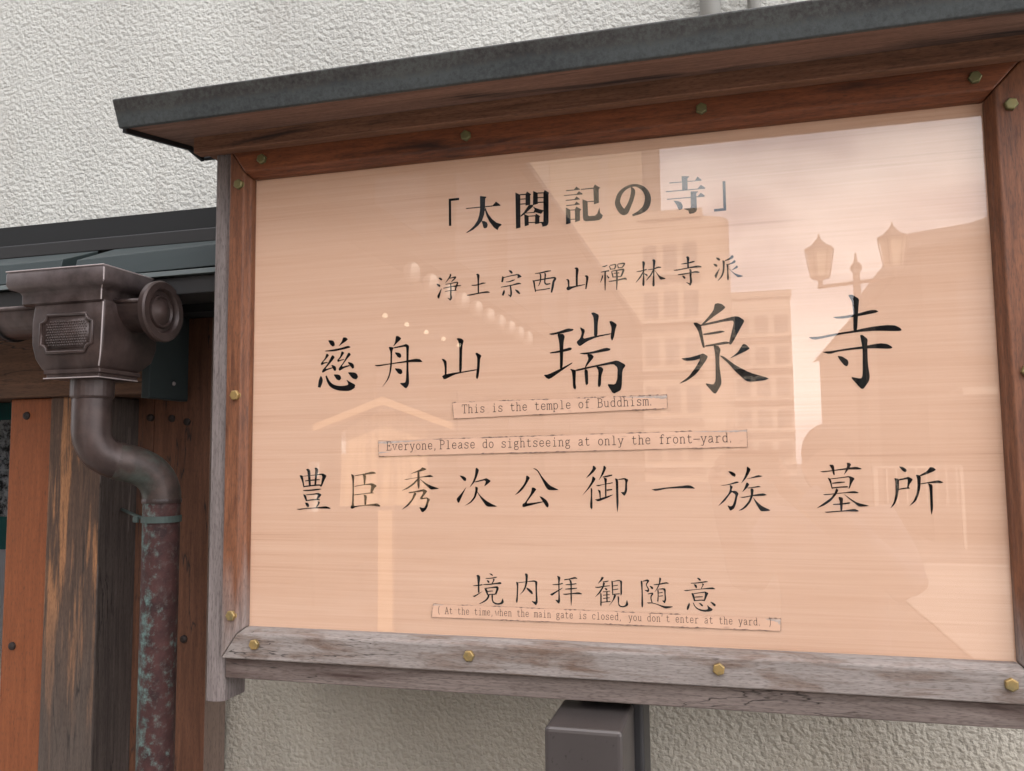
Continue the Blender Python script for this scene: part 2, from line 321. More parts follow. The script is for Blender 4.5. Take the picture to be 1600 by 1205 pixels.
# ================================================================== SETTING
g = MB(); g.add([(-120,-140,0),(120,-140,0),(120,60,0),(-120,60,0)], [(0,1,2,3)]); struct(g.build('ground', M['asphalt']))
g = MB().box(-9, 14, -2.3, 0.30, 0.0, .02); struct(g.build('pavement', M['paving'], bevel=.01))

g = MB().box(2.5, 9, -11.5, -5.0, 0.0, .03); struct(g.build('sunlit_patch', M['paving'], bevel=.01))  # added pale slab, its colour brightens the ground like a patch of sunlight
def Z(z): return z + Z0
# building wall behind the board
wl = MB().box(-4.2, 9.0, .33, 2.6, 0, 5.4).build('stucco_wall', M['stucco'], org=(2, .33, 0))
tag(wl, 'rough pale stucco building wall rising behind the wooden notice board', 'wall')
p = MB().lathe((.792, .331, Z(-.258)), (0,-1,0), [(0,.017),(.003,.017),(.005,.014)], 20).build('wall_plug', M['stucco'], wl, smooth=False)
for x, r, lab in ((.812, .020, 'wider painted pipe running up the stucco wall above the board roof'), (.895, .013, 'thinner painted pipe running up the stucco wall beside the wider pipe')):
    t = thing('wall_pipe', lab, 'pipe', (x, .30, Z(1.0)), 'painted pipes on the stucco wall')
    MB().tube([(x, .30, Z(1.0)), (x, .30, Z(2.6))], r, 16).build('pipe_run', M['pipe_paint'], t, smooth=True)

# ================================================================== NOTICE BOARD
sign = thing('notice_board', 'roofed wooden notice board with black lettering on pale veneer behind a clear pane', 'notice board', (.6, .10, 0))
OX0, OX1, OZ0, OZ1 = 0.0, 1.1966, 0.0, .798
YF = -.025                                   # frame front
FX0, FX1, FZ0, FZ1 = -.038, 1.247, -.051, .851
prof = [(0, .012), (0, -.011), (.003, -.014), (.009, YF), (1, YF), (1, .012)]   # (outward 0..1 -> metres below .5), y
def frame_piece(side, name, mat):
    # mitred member swept along one side of the opening
    def pt(k, d, y, end):
        f = d if d < .5 else None
        if side in ('top', 'bottom'):
            zin, zout = (OZ1, FZ1) if side == 'top' else (OZ0, FZ0); s = 1 if side == 'top' else -1
            z = zin + s*f if f is not None else zout
            t = (f if f is not None else 1)
            if end == 0: x = OX0 - (t if f is not None else OX0-FX0)
            else: x = OX1 + (t if f is not None else FX1-OX1)
            e = .0006 if end == 0 else -.0006
            return (x+e, y, Z(z))
        xin, xout = (OX0, FX0) if side == 'left' else (OX1, FX1); s = -1 if side == 'left' else 1
        x = xin + s*f if f is not None else xout
        if end == 0: z = OZ0 - (f if f is not None else OZ0-FZ0)
        else: z = OZ1 + (f if f is not None else FZ1-OZ1)
        e = .0006 if end == 0 else -.0006
        return (x, y, Z(z+e))
    rings = [[pt(i, d, y, e) for i, (d, y) in enumerate(prof)] for e in (0, 1)]
    return MB().loft(rings).build(name, mat, sign, bevel=.0022)
rails = {s: frame_piece(s, 'frame_rail', M[k]) for s, k in (('top', 'frame_top'), ('left', 'frame_side'), ('right', 'frame_side'), ('bottom', 'frame_bottom'))}
rails['bottom']['label'] = 'silver-grey weathered lower frame rail with brown water stains'
rails['top']['label'] = 'dark reddish upper frame rail'
def bolt(x, z, rot):
    b = MB().lathe((x, YF+.0015, Z(z)), (0,-1,0), [(0,.0096),(.0012,.0096)], 20)
    c = Vector((x, YF, Z(z)))
    rr = lambda q, y: [(x+q*math.cos(rot+k*math.pi/3), y, Z(z)+q*math.sin(rot+k*math.pi/3)) for k in range(6)]
    b.loft([rr(.0093, YF+.0005), rr(.0093, YF-.0052), rr(.0078, YF-.0066)])
    return b.build('bolt', M['brass'], sign, bevel=.0006)
for x in (.028, .412, .797, 1.181): bolt(x, .826, random.uniform(0, 1)); bolt(x, -.0245, random.uniform(0, 1))
for z in (.022, .403, .784): bolt(-.018, z, random.uniform(0, 1)); bolt(1.225, z - (.003 if z > .1 else 0), random.uniform(0, 1))
# side boards, lower rail, head, back
def side_board(x0, x1, inner):
    b = MB(); e = .010
    xs = [(x0, -.012), (x0+.004, -.0165), ((x0+x1)/2+.002*inner, -.0165), (x1-.004 if inner > 0 else x1, -.0125), (x1, -.009), (x1, .052), (x0, .052)] if inner > 0 else \
         [(x0, -.009), (x0+.004, -.0125), ((x0+x1)/2, -.0165), (x1-.004, -.0165), (x1, -.012), (x1, .052), (x0, .052)]
    b.prism(xs, 'z', Z(-.128), Z(.849))
    return b.build('side_board', M['board_grey'], sign, bevel=.0015)
side_board(-.074, -.0385, 1); side_board(1.2475, 1.283, -1)
MB().box(-.036, 1.245, -.014, .05, Z(-.0865), Z(-.0525)).build('lower_rail', M['rail_grey'], sign, bevel=.002)
MB().prism([(-.050, Z(.842)), (-.0262, Z(.842)), (-.0262, Z(.8525)), (.062, Z(.8525)), (.062, Z(.868)), (.006, Z(.880)), (-.050, Z(.8735))], 'x', -.0975, 1.3065).build('head_beam', M['head'], sign, bevel=.002)
MB().box(-.0375, 1.2465, .0125, .030, Z(-.0515), Z(.8515)).build('back_board', M['rail_grey'], sign)
# little gabled roof: two sloping slabs
RS = R(10.5); sl_, run = math.tan(RS), .184
def slab(sgn, name):
    ya, yb = sgn*run, 0.0
    n = Vector((0, sgn*math.sin(RS), math.cos(RS)))
    y0 = -.0  # ridge
    zr = .8465 + run*sl_; rn = run if sgn < 0 else .05
    wood_ = []
    for x in (-.142, 1.338):
        wood_.append([(x, .006+sgn*(rn-.012), Z(zr - (rn-.012)*sl_)), (x, .006, Z(zr)), (x, .006, Z(zr+.039)), (x, .006+sgn*(rn-.012)+n.y*.038, Z(zr - (rn-.012)*sl_ + .038))])
    return MB().loft(wood_).build(name, M['soffit'], sign)
sof = slab(-1, 'roof_boarding'); slab(1, 'roof_boarding')
def cladding(sgn):
    zr = .8465 + run*sl_; c_, s_ = math.cos(RS), math.sin(RS)
    rn = run if sgn < 0 else .05
    e = .006 + sgn*rn
    ybot, zbot = e, zr - rn*sl_ - .002
    ytop, ztop = e + sgn*.018, zbot + .042
    rid = zr + .052
    poly = [(ybot, zbot), (ybot - sgn*.009, zbot+.001), (ytop - sgn*.012, ztop-.010), (.006, rid-.010), (.006, rid), (ytop - sgn*.006, ztop+.0035), (ytop, ztop)]
    return MB().prism([(a, Z(b)) for a, b in poly], 'x', -.149, 1.345).build('roof_cladding', M['copper_roof'], sign, bevel=.002)
cladding(-1); cladding(1)
for x0, x1 in ((-.1495, -.1425), (1.3385, 1.3455)):
    for sgn in (-1, 1):
        zr = .8465 + run*sl_; rn = run if sgn < 0 else .05; e = .006 + sgn*(rn-.010)
        MB().loft([[(x, e, Z(zr-(rn-.010)*sl_-.008)), (x, .006, Z(zr-.008)), (x, .006, Z(zr+.042)), (x, e, Z(zr-(rn-.010)*sl_+.034))] for x in (x0, x1)]).build('verge_strip', M['verge_dark'], sign)
# panel, lettering, pane
panel = MB().box(-.008, 1.205, .0019, .0065, Z(-.007), Z(.806)).build('panel', M['veneer'], sign)
MB().box(-.0075, 1.2045, .0, .0011, Z(-.0065), Z(.8055)).build('clear_pane', M['pane'], sign)
GLYPHS = [
 (0, 'P3714 7303 3901 7306 3899 7264 3755 7262 3758 6828 3715 6831'),
 (0, 'P4272 7301 4383 7279 4384 7262 4364 7249 4360 7121 4358 7062 4343 6975 4304 6869 4236 6794 4146 6728 4040 6684 4021 6691 4085 6729 4161 6793 4222 6876 4256 6968 4272 7070|P4022 7114 4493 7117 4553 7180 4631 7115 4627 7100 4501 7102 4022 7099|P4370 7098 4388 7037 4425 6961 4484 6883 4558 6818 4639 6786 4650 6770 4601 6738 4577 6686 4512 6738 4439 6836 4387 6942 4358 7047|P4297 6869 4349 6861 4390 6836 4405 6795 4393 6748 4356 6734 4330 6750 4319 6794'),
 (0, 'P4892 7303 4976 7259 4973 6698 4896 6685|P4972 7268 5075 7264 5075 7244 4972 7249|P4971 7190 5074 7186 5074 7170 4971 7174|P4971 7106 5073 7103 5073 7086 4970 7088|P5094 7302 5162 7248 5146 7228 5145 7073 5065 7065 5067 7261|P5198 7301 5275 7262 5275 7075 5192 7060|P5275 7266 5383 7262 5383 7244 5275 7249|P5274 7187 5382 7182 5382 7167 5274 7171|P5273 7108 5381 7103 5381 7087 5273 7090|P5395 7299 5470 7246 5459 7228 5452 6758 5444 6716 5419 6693 5350 6682 5333 6739 5308 6750 5308 6763 5366 6762 5372 7254|P5120 7068 5196 7068 5188 7033 5089 6955 5041 6915 4979 6881 4975 6899 5034 6952|P5071 6942 5224 6943 5223 6928 5063 6932|P5189 7040 5232 7011 5296 6983 5368 6959 5368 6946 5328 6901 5202 6945 5220 6983|P5041 6923 5114 6884 5115 6729 5046 6714|P5114 6886 5230 6885 5230 6867 5114 6872|P5241 6912 5313 6863 5298 6843 5297 6742 5224 6735 5226 6878|P5116 6778 5373 6761 5373 6749 5116 6765'),
 (0, 'P5755 7263 5888 7260 5927 7306 5985 7259 5983 7247 5755 7245|P5718 7181 5929 7181 5968 7224 6028 7179 6024 7165 5718 7168|P5746 7098 5892 7099 5926 7140 5982 7094 5980 7085 5746 7083|P5754 7011 5890 7011 5924 7053 5980 7009 5978 6998 5755 6994|P5746 6969 5820 6927 5821 6702 5745 6687|P5818 6927 5900 6925 5899 6910 5818 6915|P5922 6971 6002 6918 5980 6891 5977 6732 5897 6713 5896 6923|P5819 6773 5900 6768 5900 6756 5819 6761|P6004 7259 6208 7261 6234 7312 6318 7251 6295 7225 6294 7002 6213 6984 6209 7244 6004 7245|P6106 7041 6211 7041 6211 7027 6106 7029|P6026 7083 6109 7043 6112 6809 6129 6793 6227 6792 6263 6820 6303 6922 6311 6830 6354 6788 6338 6743 6295 6715 6226 6711 6072 6713 6037 6734 6027 6777'),
 (0, 'S6823 7210 14 6852 7144 55 6829 7027 58 6778 6905 62 6715 6813 86 6654 6846 83 6604 6942 76 6602 7013 66 6639 7115 59 6716 7192 45 6806 7229 38 6895 7233 34 6983 7195 51 7049 7126 65 7084 7032 78 7078 6934 85 7036 6848 81 6946 6786 54 6833 6745 24'),
 (0, 'P7626 7313 7740 7302 7735 7286 7715 7269 7713 7082 7630 7086|P7431 7228 7831 7222 7871 7283 7934 7224 7929 7211 7433 7214|P7370 7092 7867 7087 7919 7144 7987 7091 7982 7076 7373 7076|P7385 6965 7864 6963 7914 7016 7975 6965 7967 6949 7389 6952|P7759 7054 7870 7044 7866 7028 7845 7015 7847 6751 7835 6721 7797 6697 7730 6693 7713 6747 7650 6776 7651 6785 7747 6783 7755 6805|P7488 6927 7557 6915 7608 6885 7633 6824 7620 6779 7575 6769 7557 6792 7537 6856'),
 (0, 'P8253 7171 8295 7167 8293 6698 8110 6695 8109 6735 8252 6737'),
 (1, 'S3528 5941 7 3557 5927 29 3586 5903 19|S3490 5841 7 3524 5817 31 3550 5794 19|S3576 5755 5 3550 5688 23 3523 5622 36 3531 5587 6|S3735 5996 16 3738 5967 23 3705 5917 16 3650 5852 4|S3725 5922 9 3802 5935 18 3831 5933 19 3796 5896 16 3754 5858 5|S3650 5825 8 3737 5831 10 3840 5846 14 3866 5835 18 3843 5781 21 3824 5715 16|S3611 5759 9 3737 5776 12 3853 5784 17 3926 5785 9|S3640 5701 6 3737 5711 10 3846 5710 12|S3741 5831 14 3747 5756 19 3743 5646 21 3749 5583 27 3726 5542 13|S3736 5556 22 3688 5588 5'),
 (1, 'S4198 5958 10 4229 5941 38 4232 5861 24 4231 5769 20 4232 5637 20|S4114 5779 11 4184 5775 14 4247 5786 16 4310 5800 19 4358 5800 6|S4034 5612 11 4107 5617 17 4215 5632 16 4309 5642 19 4385 5646 23 4429 5637 9'),
 (1, 'S4764 5985 7 4798 5965 31 4822 5933 17|S4656 5894 14 4659 5860 28 4645 5796 24|S4673 5872 10 4798 5894 11 4915 5908 15|P4901 5911 4935 5916 4989 5868 4962 5857 4907 5845 4918 5876|S4714 5797 7 4762 5796 11 4824 5812 17 4866 5823 8|S4627 5713 8 4727 5724 12 4830 5737 15 4920 5755 23 4971 5748 8|S4789 5723 17 4798 5648 22 4800 5581 24 4783 5535 12|S4790 5555 19 4746 5579 6|S4681 5662 7 4674 5622 31 4653 5570 21|S4871 5657 7 4911 5621 31 4948 5582 17'),
 (1, 'S5211 5904 7 5309 5910 15 5411 5927 20 5481 5932 8|S5289 5895 10 5305 5871 17 5301 5784 16 5283 5725 11 5259 5690 4|S5370 5900 13 5384 5879 20 5379 5812 19 5374 5746 18 5401 5714 20 5468 5720 13|S5169 5789 10 5189 5771 20 5201 5690 19 5217 5596 10|S5186 5781 14 5341 5798 15 5510 5814 20 5550 5798 30 5522 5749 30 5504 5658 30 5483 5569 20|S5214 5622 9 5339 5628 11 5460 5640 13'),
 (1, 'S5875 5946 7 5915 5929 40 5909 5820 29 5906 5646 26|S5734 5770 7 5766 5753 26 5772 5684 20 5771 5633 22|S5738 5610 18 5764 5619 51 5837 5636 25 5924 5652 16 6040 5668 7|S6043 5808 9 6079 5791 32 6074 5715 25 6053 5593 16'),
 (1, 'S6329 5944 7 6369 5945 14 6412 5960 9|S6303 5852 7 6374 5861 13 6438 5868 19|S6374 5861 18 6371 5753 20 6366 5552 9|S6330 5799 16 6322 5757 16 6292 5686 4|S6401 5794 7 6432 5746 21|S6444 5946 9 6464 5884 14|S6454 5953 10 6540 5961 14 6543 5929 18 6524 5887 13|S6464 5891 9 6535 5892 10|S6575 5962 9 6588 5900 14|S6583 5966 10 6668 5972 18 6685 5958 20 6652 5907 13|S6588 5904 9 6655 5907 10|S6477 5854 9 6490 5803 17 6500 5752 14|S6481 5857 10 6588 5868 14 6655 5874 20 6669 5863 25 6650 5806 23 6628 5761 16|S6509 5820 9 6601 5821 14|S6497 5759 10 6628 5761 11|S6431 5693 10 6549 5702 14 6655 5720 17 6697 5721 24 6718 5705 11|S6559 5856 21 6562 5741 23 6554 5548 7'),
 (1, 'S6879 5823 7 6959 5829 14 7040 5848 11|S6966 5974 7 6992 5958 35 6988 5873 20 6987 5745 17 6981 5617 28 6980 5582 7|S6983 5816 11 6936 5734 18 6861 5646 4|S6997 5783 7 7034 5759 21 7044 5741 10|S7061 5840 7 7148 5848 11 7217 5868 21 7265 5864 12|S7130 5991 7 7159 5975 35 7151 5862 19 7146 5734 18 7140 5593 29 7139 5565 7|S7144 5834 10 7104 5758 18 7029 5671 4|P7154 5840 7208 5769 7248 5724 7336 5683 7316 5672 7247 5667 7214 5730'),
 (1, 'S7659 6003 8 7686 5986 37 7685 5909 23 7685 5832 20|S7582 5897 7 7677 5903 16 7752 5918 18 7789 5923 8|S7463 5803 8 7525 5806 15 7661 5823 12 7763 5835 18 7831 5839 27 7890 5830 13|S7522 5727 8 7591 5733 15 7693 5743 12 7781 5755 19 7828 5750 22 7858 5744 8|S7705 5802 8 7721 5780 27 7719 5696 24 7723 5605 28 7704 5546 17|S7711 5563 23 7651 5599 4|S7593 5708 7 7620 5681 27 7633 5660 14'),
 (1, 'S8116 5959 5 8148 5937 30 8172 5915 19|S8075 5862 5 8107 5840 30 8128 5819 16|P8171 5798 8153 5748 8111 5634 8100 5635 8080 5679|S8345 5974 11 8360 5956 38 8316 5925 22 8245 5899 9|S8210 5904 8 8228 5886 27 8228 5806 23 8218 5727 21 8188 5655 18 8132 5593 4|S8380 5895 11 8390 5877 32 8346 5854 18 8294 5838 7|S8270 5840 7 8286 5825 22 8286 5734 14 8286 5631 23 8285 5589 5|S8412 5807 8 8425 5792 27 8392 5772 14 8354 5749 4|P8290 5790 8337 5741 8384 5696 8438 5672 8517 5642 8485 5632 8431 5630 8384 5676 8337 5730'),
 (2, 'S1475 4961 10 1541 4919 72 1578 4861 36|P1755 5007 1815 5001 1849 4965 1801 4930 1664 4848 1730 4933|S1415 4779 10 1578 4786 27 1731 4807 30 1842 4830 34 1894 4828 10|P1436 4731 1461 4730 1489 4701 1426 4633 1366 4579 1458 4585 1463 4568 1407 4561 1343 4531 1325 4562 1406 4643|P1543 4698 1569 4697 1600 4661 1539 4591 1408 4456 1550 4488 1556 4471 1449 4440 1367 4394 1352 4432 1458 4547|S1540 4526 12 1591 4477 51 1607 4425 25|P1726 4759 1746 4758 1782 4735 1732 4667 1671 4604 1773 4628 1778 4614 1722 4598 1659 4575 1643 4605 1701 4668|P1853 4729 1883 4728 1905 4697 1843 4635 1723 4486 1874 4517 1890 4501 1774 4465 1691 4417 1668 4455 1773 4577|S1854 4564 12 1925 4511 55 1950 4454 25|S1335 4341 10 1333 4262 62 1303 4142 41|S1434 4343 20 1481 4238 41 1553 4162 56 1665 4121 66 1787 4112 76 1887 4123 90 1977 4148 50|P1821 4264 1886 4225 1987 4171 1992 4138 1887 4114 1847 4143 1862 4189|S1587 4356 10 1664 4311 76 1705 4268 41|S1860 4383 10 1966 4328 90 2026 4280 45'),
 (2, 'P2746 4983 2790 4981 2847 4937 2820 4906 2688 4793 2732 4874|P2609 4801 2693 4793 2698 4770 2678 4711 2674 4509 2659 4382 2615 4246 2483 4097 2576 4220 2625 4337 2644 4501 2649 4703|P2688 4784 2898 4825 2937 4837 2990 4802 2980 4698 2975 4443 2990 4161 2966 4107 2927 4070 2811 4171 2917 4172 2932 4226 2942 4444 2937 4773 2917 4792 2688 4767|S2732 4695 10 2800 4651 63 2830 4608 29|S2732 4420 10 2815 4371 73 2849 4329 34|P2349 4496 2428 4496 2644 4513 2917 4545 3014 4564 3120 4575 3188 4564 3234 4519 3207 4514 2995 4522 2683 4504 2448 4472 2388 4474'),
 (2, 'P3840 4886 3878 4895 3934 4880 3971 4844 3948 4773 3941 4675 3929 4317 3884 4310 3891 4677 3887 4785 3868 4849|P3573 4555 3622 4549 3667 4506 3663 4291 3630 4274 3631 4400 3612 4491|P3578 4258 3630 4288 3781 4309 3912 4322 4196 4356 4196 4338 3931 4304 3800 4277 3620 4198|P4175 4629 4203 4632 4281 4580 4253 4527 4243 4359 4223 4226 4200 4185 4177 4219 4201 4396 4204 4556 4173 4611'),
 (2, 'P5422 4890 5561 4909 5747 4965 5845 4947 5825 4918 5640 4885 5481 4867|P5568 4882 5667 4878 5695 4837 5671 4740 5651 4312 5605 4301 5608 4535 5599 4757|S5444 4574 13 5609 4593 29 5768 4625 37 5804 4630 13|P5332 4219 5405 4223 5605 4307 5816 4409 5803 4384 5657 4292 5431 4144 5378 4166|P5944 4977 6032 4925 5986 4778 6162 4815 6458 4852 6458 4835 6213 4796 6057 4736 5932 4657 5881 4731 5947 4793 5975 4882|P6130 5197 6182 5203 6262 5156 6237 5025 6229 4818 6172 4801 6176 5028 6168 5132|P6421 5043 6463 5049 6548 4989 6517 4907 6496 4792 6462 4723 6438 4782 6460 4936|P5917 4547 6131 4564 6364 4621 6438 4602 6421 4571 6208 4542 6027 4523|P6053 4529 6130 4526 6166 4479 6076 4373 6010 4292 6024 4349 6077 4450|P5769 4305 5866 4278 5865 4226 5856 4072 5868 3994 5848 3962 5816 3996 5812 4138 5801 4254|P5853 4285 6153 4338 6410 4386 6538 4412 6676 4330 6617 4250 6599 3984 6579 3927 6463 3873 6365 4036 6498 4025 6532 4113 6542 4291 6474 4355 6178 4318 5879 4258|P6003 4286 6061 4277 6065 4129 6063 4052 6037 4025 6018 4053|P6191 4330 6281 4314 6316 4274 6278 4173 6269 4020 6236 3985 6217 4021 6235 4251'),
 (2, 'P8074 5230 8119 5241 8182 5224 8238 5167 8179 5117 8022 5013 7890 4913 7851 4908 7958 5016 8051 5131|P7736 4950 7788 4955 7851 4915 7863 4861 7900 4592 7905 4552 7873 4553 7844 4674 7810 4823|P7852 4921 8136 4973 8367 5023 8430 5011 8514 4947 8463 4857 8329 4625 8296 4581 8265 4595 8351 4915 8340 4958 8186 4944 7851 4891|P7886 4773 8028 4792 8157 4809 8220 4789 8130 4767 8001 4754 7885 4750|P7906 4589 8035 4606 8215 4637 8278 4621 8277 4601 8073 4581 7906 4565|P8035 4586 8111 4569 8141 4515 8119 4423 8114 4265 8139 4027 8130 3961 8050 3832 8012 3840 7883 4002 8016 3972 8050 4030 8059 4333 8051 4492|P7532 4401 7668 4409 7786 4437 7877 4467 7946 4417 7925 4365 7764 4146 7619 4044 7485 3998 7647 4110 7755 4252 7836 4388 7732 4359 7602 4358|P8473 4586 8517 4577 8580 4511 8513 4472 8257 4358 8400 4464|P8119 4423 8182 4407 8343 4269 8552 4143 8849 4042 8772 4012 8560 3997 8498 4015 8364 4150 8242 4299'),
 (2, 'P10014 5253 10070 5256 10167 5186 10151 5072 10117 4703 10064 4693 10076 4986 10065 5154|P9782 4932 9920 4937 10146 4967 10313 5009 10383 5008 10426 4980 10381 4963 10204 4935 9942 4901 9835 4907|P9427 4646 9584 4645 9790 4680 10053 4712 10313 4757 10524 4774 10639 4763 10706 4724 10731 4685 10692 4674 10369 4697 10134 4689 9884 4663 9656 4623 9535 4603 9475 4612|P10153 4644 10191 4642 10258 4575 10249 4506 10243 4215 10263 4025 10248 3950 10168 3839 10133 3842 9988 4028 10139 3991 10165 4041 10181 4407 10169 4535|P9605 4413 9743 4420 9971 4452 10172 4471 10419 4508 10522 4493 10595 4440 10565 4418 10299 4438 10064 4431 9850 4409 9718 4376|P9826 4346 9894 4333 9969 4276 9979 4225 9953 4178 9913 4202 9857 4281'),
 (3, 'P936 2618 998 2611 1011 2570 1037 2408 1021 2401 991 2511|P998 2600 1243 2624 1389 2646 1463 2605 1423 2532 1371 2419 1347 2415 1386 2620 1243 2610 998 2591|S1071 2714 12 1116 2688 45 1130 2570 37 1143 2430 29|S1234 2735 16 1271 2701 49 1256 2569 31 1245 2437 28|S1052 2515 11 1195 2529 18 1330 2536 11|S1029 2419 15 1213 2437 20 1327 2444 19 1359 2422 24|S1017 2349 11 1132 2353 20 1295 2368 19 1356 2375 8|S1022 2280 10 1052 2247 33 1081 2170 18|P1067 2280 1279 2305 1312 2309 1373 2278 1297 2199 1268 2199 1304 2284 1068 2267|S1077 2177 15 1215 2192 16 1333 2194 16|S1057 2137 8 1098 2107 45 1119 2067 24|P1293 2167 1342 2149 1290 2064 1258 2053 1305 2137|P878 2029 1054 2045 1233 2057 1403 2076 1460 2080 1547 2048 1524 2037 1428 2040 1250 2044 1054 2030 948 2015'),
 (3, 'P1920 2636 1983 2606 1976 2451 1975 2090 2022 2083 1943 2035 1913 2060 1943 2118 1953 2349 1948 2530|P1983 2606 2146 2631 2303 2670 2350 2666 2391 2640 2358 2633 2193 2620 1987 2595|P2138 2624 2193 2609 2201 2580 2184 2450 2162 2450 2154 2566|P1985 2425 2178 2457 2319 2475 2404 2428 2359 2392 2320 2317 2281 2317 2304 2443 2178 2444 1985 2413|P1978 2281 2179 2302 2320 2321 2358 2303 2210 2295 1978 2266|P2155 2284 2222 2263 2203 2101 2176 2101 2171 2241|P1943 2068 1991 2086 2196 2108 2352 2127 2407 2134 2469 2092 2454 2077 2352 2091 2180 2094 2022 2072 1943 2035'),
 (3, 'P3226 2739 3305 2706 3260 2682 3169 2661 3005 2625 3138 2683 3192 2703|P2893 2534 3016 2552 3138 2569 3245 2586 3366 2610 3424 2582 3381 2575 3207 2569 3016 2545 2940 2527|S3157 2668 27 3157 2562 32 3157 2448 32 3161 2381 9|P3138 2548 3161 2562 3165 2540 3077 2448 2963 2378 2848 2344 2940 2392 3047 2463|P3169 2555 3260 2491 3365 2434 3534 2381 3440 2370 3373 2367 3275 2448|P2974 2321 3092 2339 3199 2360 3252 2374 3316 2341 3274 2286 3221 2226 3312 2236 3363 2203 3338 2152 3319 2082 3289 2032 3244 1993 3213 1993 3168 2077 3244 2057 3274 2081 3308 2180 3308 2219 3199 2200 3183 2222 3237 2300 3237 2335 3123 2321 2993 2301|P3085 2324 3123 2296 3062 2194 2986 2101 2848 2023 2955 2115 3039 2208'),
 (3, 'P3880 2597 3941 2590 3989 2562 4001 2531 3985 2501 3955 2513 3919 2552|P4003 2415 3969 2349 3872 2147 3854 2147 3824 2210 3917 2307|P4163 2722 4188 2718 4221 2686 4184 2572 4139 2481 4050 2391 4110 2488 4151 2593|P4139 2495 4315 2540 4348 2552 4424 2505 4373 2460 4307 2412 4337 2495 4315 2516 4154 2481|P4153 2419 4201 2398 4189 2321 4152 2224 4078 2148 3960 2095 4064 2162 4130 2245 4157 2349|P4182 2342 4240 2266 4341 2183 4428 2135 4529 2091 4471 2084 4348 2087 4254 2211 4189 2318'),
 (3, 'P5020 2589 5042 2589 5084 2554 5034 2472 4969 2377 4904 2315 4821 2270 4890 2342 4977 2445 5013 2520|P5129 2705 5171 2704 5220 2673 5282 2574 5406 2431 5565 2357 5475 2353 5384 2357 5343 2404 5281 2526 5220 2642 5185 2680|P5111 2397 5146 2398 5188 2368 5152 2322 5008 2141 5122 2152 5291 2176 5297 2163 5121 2118 4958 2079 4948 2110 4959 2137 4994 2151 5081 2281 5106 2342|P5232 2261 5285 2244 5354 2193 5384 2139 5387 2105 5370 2075 5345 2092 5291 2173'),
 (3, 'P6113 2740 6133 2739 6170 2701 6131 2645 6061 2585 5994 2536 6061 2623 6109 2690|P6103 2570 6122 2569 6158 2532 6112 2464 6049 2381 5928 2264 6011 2366 6090 2494|P6072 2396 6099 2374 6094 2253 6097 2080 6083 2050 6059 2080 6060 2155 6074 2261|P6284 2738 6304 2738 6329 2704 6283 2606 6197 2501 6236 2577 6277 2682|S6267 2561 9 6350 2576 20 6419 2591 14|P6282 2558 6338 2535 6325 2456 6321 2246 6298 2246 6302 2441 6292 2516|P6150 2434 6211 2437 6417 2478 6433 2469 6386 2456 6272 2441 6195 2415|S6327 2355 17 6414 2364 14|P6183 2366 6232 2347 6229 2223 6214 2223 6208 2306|P6134 2208 6184 2216 6298 2250 6413 2285 6429 2282 6343 2235 6190 2175|P6459 2542 6512 2527 6511 2291 6511 2142 6488 1993 6477 2142 6475 2366 6474 2493|P6512 2527 6614 2546 6673 2519 6650 2463 6651 2351 6635 2306 6604 2262 6545 2325 6602 2325 6617 2366 6624 2493 6610 2523 6512 2515'),
 (3, 'P7024 2367 7083 2373 7245 2395 7464 2417 7580 2431 7630 2425 7693 2384 7679 2376 7579 2384 7463 2384 7259 2377 7126 2347 7082 2344'),
 (3, 'P8190 2644 8247 2636 8295 2607 8305 2582 8290 2554 8251 2568|P8067 2427 8184 2441 8312 2488 8350 2477 8332 2463 8205 2434 8113 2423|P8209 2438 8257 2409 8230 2344 8300 2344 8338 2304 8315 2250 8294 2149 8264 2077 8214 2045 8200 2048 8163 2127 8216 2109 8244 2127 8275 2207 8292 2286 8237 2326 8200 2279 8127 2185 8022 2105 8106 2206 8187 2300 8214 2372|P8470 2707 8487 2707 8526 2667 8491 2595 8453 2531 8374 2448 8426 2545 8464 2639|P8453 2523 8538 2548 8629 2582 8698 2566 8663 2553 8537 2534|P8455 2469 8472 2469 8499 2441 8463 2387 8384 2318 8421 2380|P8463 2390 8568 2405 8630 2419 8668 2404 8602 2394 8476 2380|P8511 2380 8546 2379 8559 2354 8545 2265 8504 2172 8446 2100 8382 2056 8322 2045 8397 2092 8477 2186 8515 2279|P8346 2250 8416 2256 8598 2294 8696 2308 8750 2283 8694 2269 8528 2265 8402 2239|P8542 2254 8595 2186 8662 2122 8797 2052 8721 2041 8652 2040 8619 2086 8567 2186'),
 (3, 'P9505 2630 9680 2646 9887 2680 10019 2698 10098 2666 10061 2655 9901 2656 9702 2638 9560 2615|P9643 2728 9698 2728 9712 2708 9718 2575 9699 2575 9681 2661|P9887 2757 9927 2753 9951 2730 9900 2644 9839 2571 9871 2645 9896 2715|P9613 2541 9660 2521 9680 2373 9665 2373 9650 2458|P9657 2525 9808 2544 9919 2563 9994 2527 9951 2466 9919 2388 9896 2373 9913 2427 9922 2543 9808 2532 9656 2513|S9676 2455 10 9768 2466 18 9853 2472 9|S9673 2387 12 9802 2400 15 9890 2404 16|P9728 2384 9760 2357 9724 2287 9647 2194 9556 2131 9435 2082 9542 2162 9649 2240 9703 2310|P9540 2293 9703 2307 9843 2322 9975 2343 10039 2322 10017 2309 9857 2314 9695 2295 9562 2279|P9827 2303 9926 2226 10011 2172 10175 2128 10125 2118 10030 2114 9975 2164 9883 2241|P9752 2258 9810 2248 9817 2225 9799 2055 9773 2055 9771 2186|S9674 2146 9 9792 2152 15 9895 2167 17 9913 2164 7|P9548 2036 9678 2048 9824 2059 9971 2083 10031 2052 10006 2042 9860 2047 9699 2035 9581 2024'),
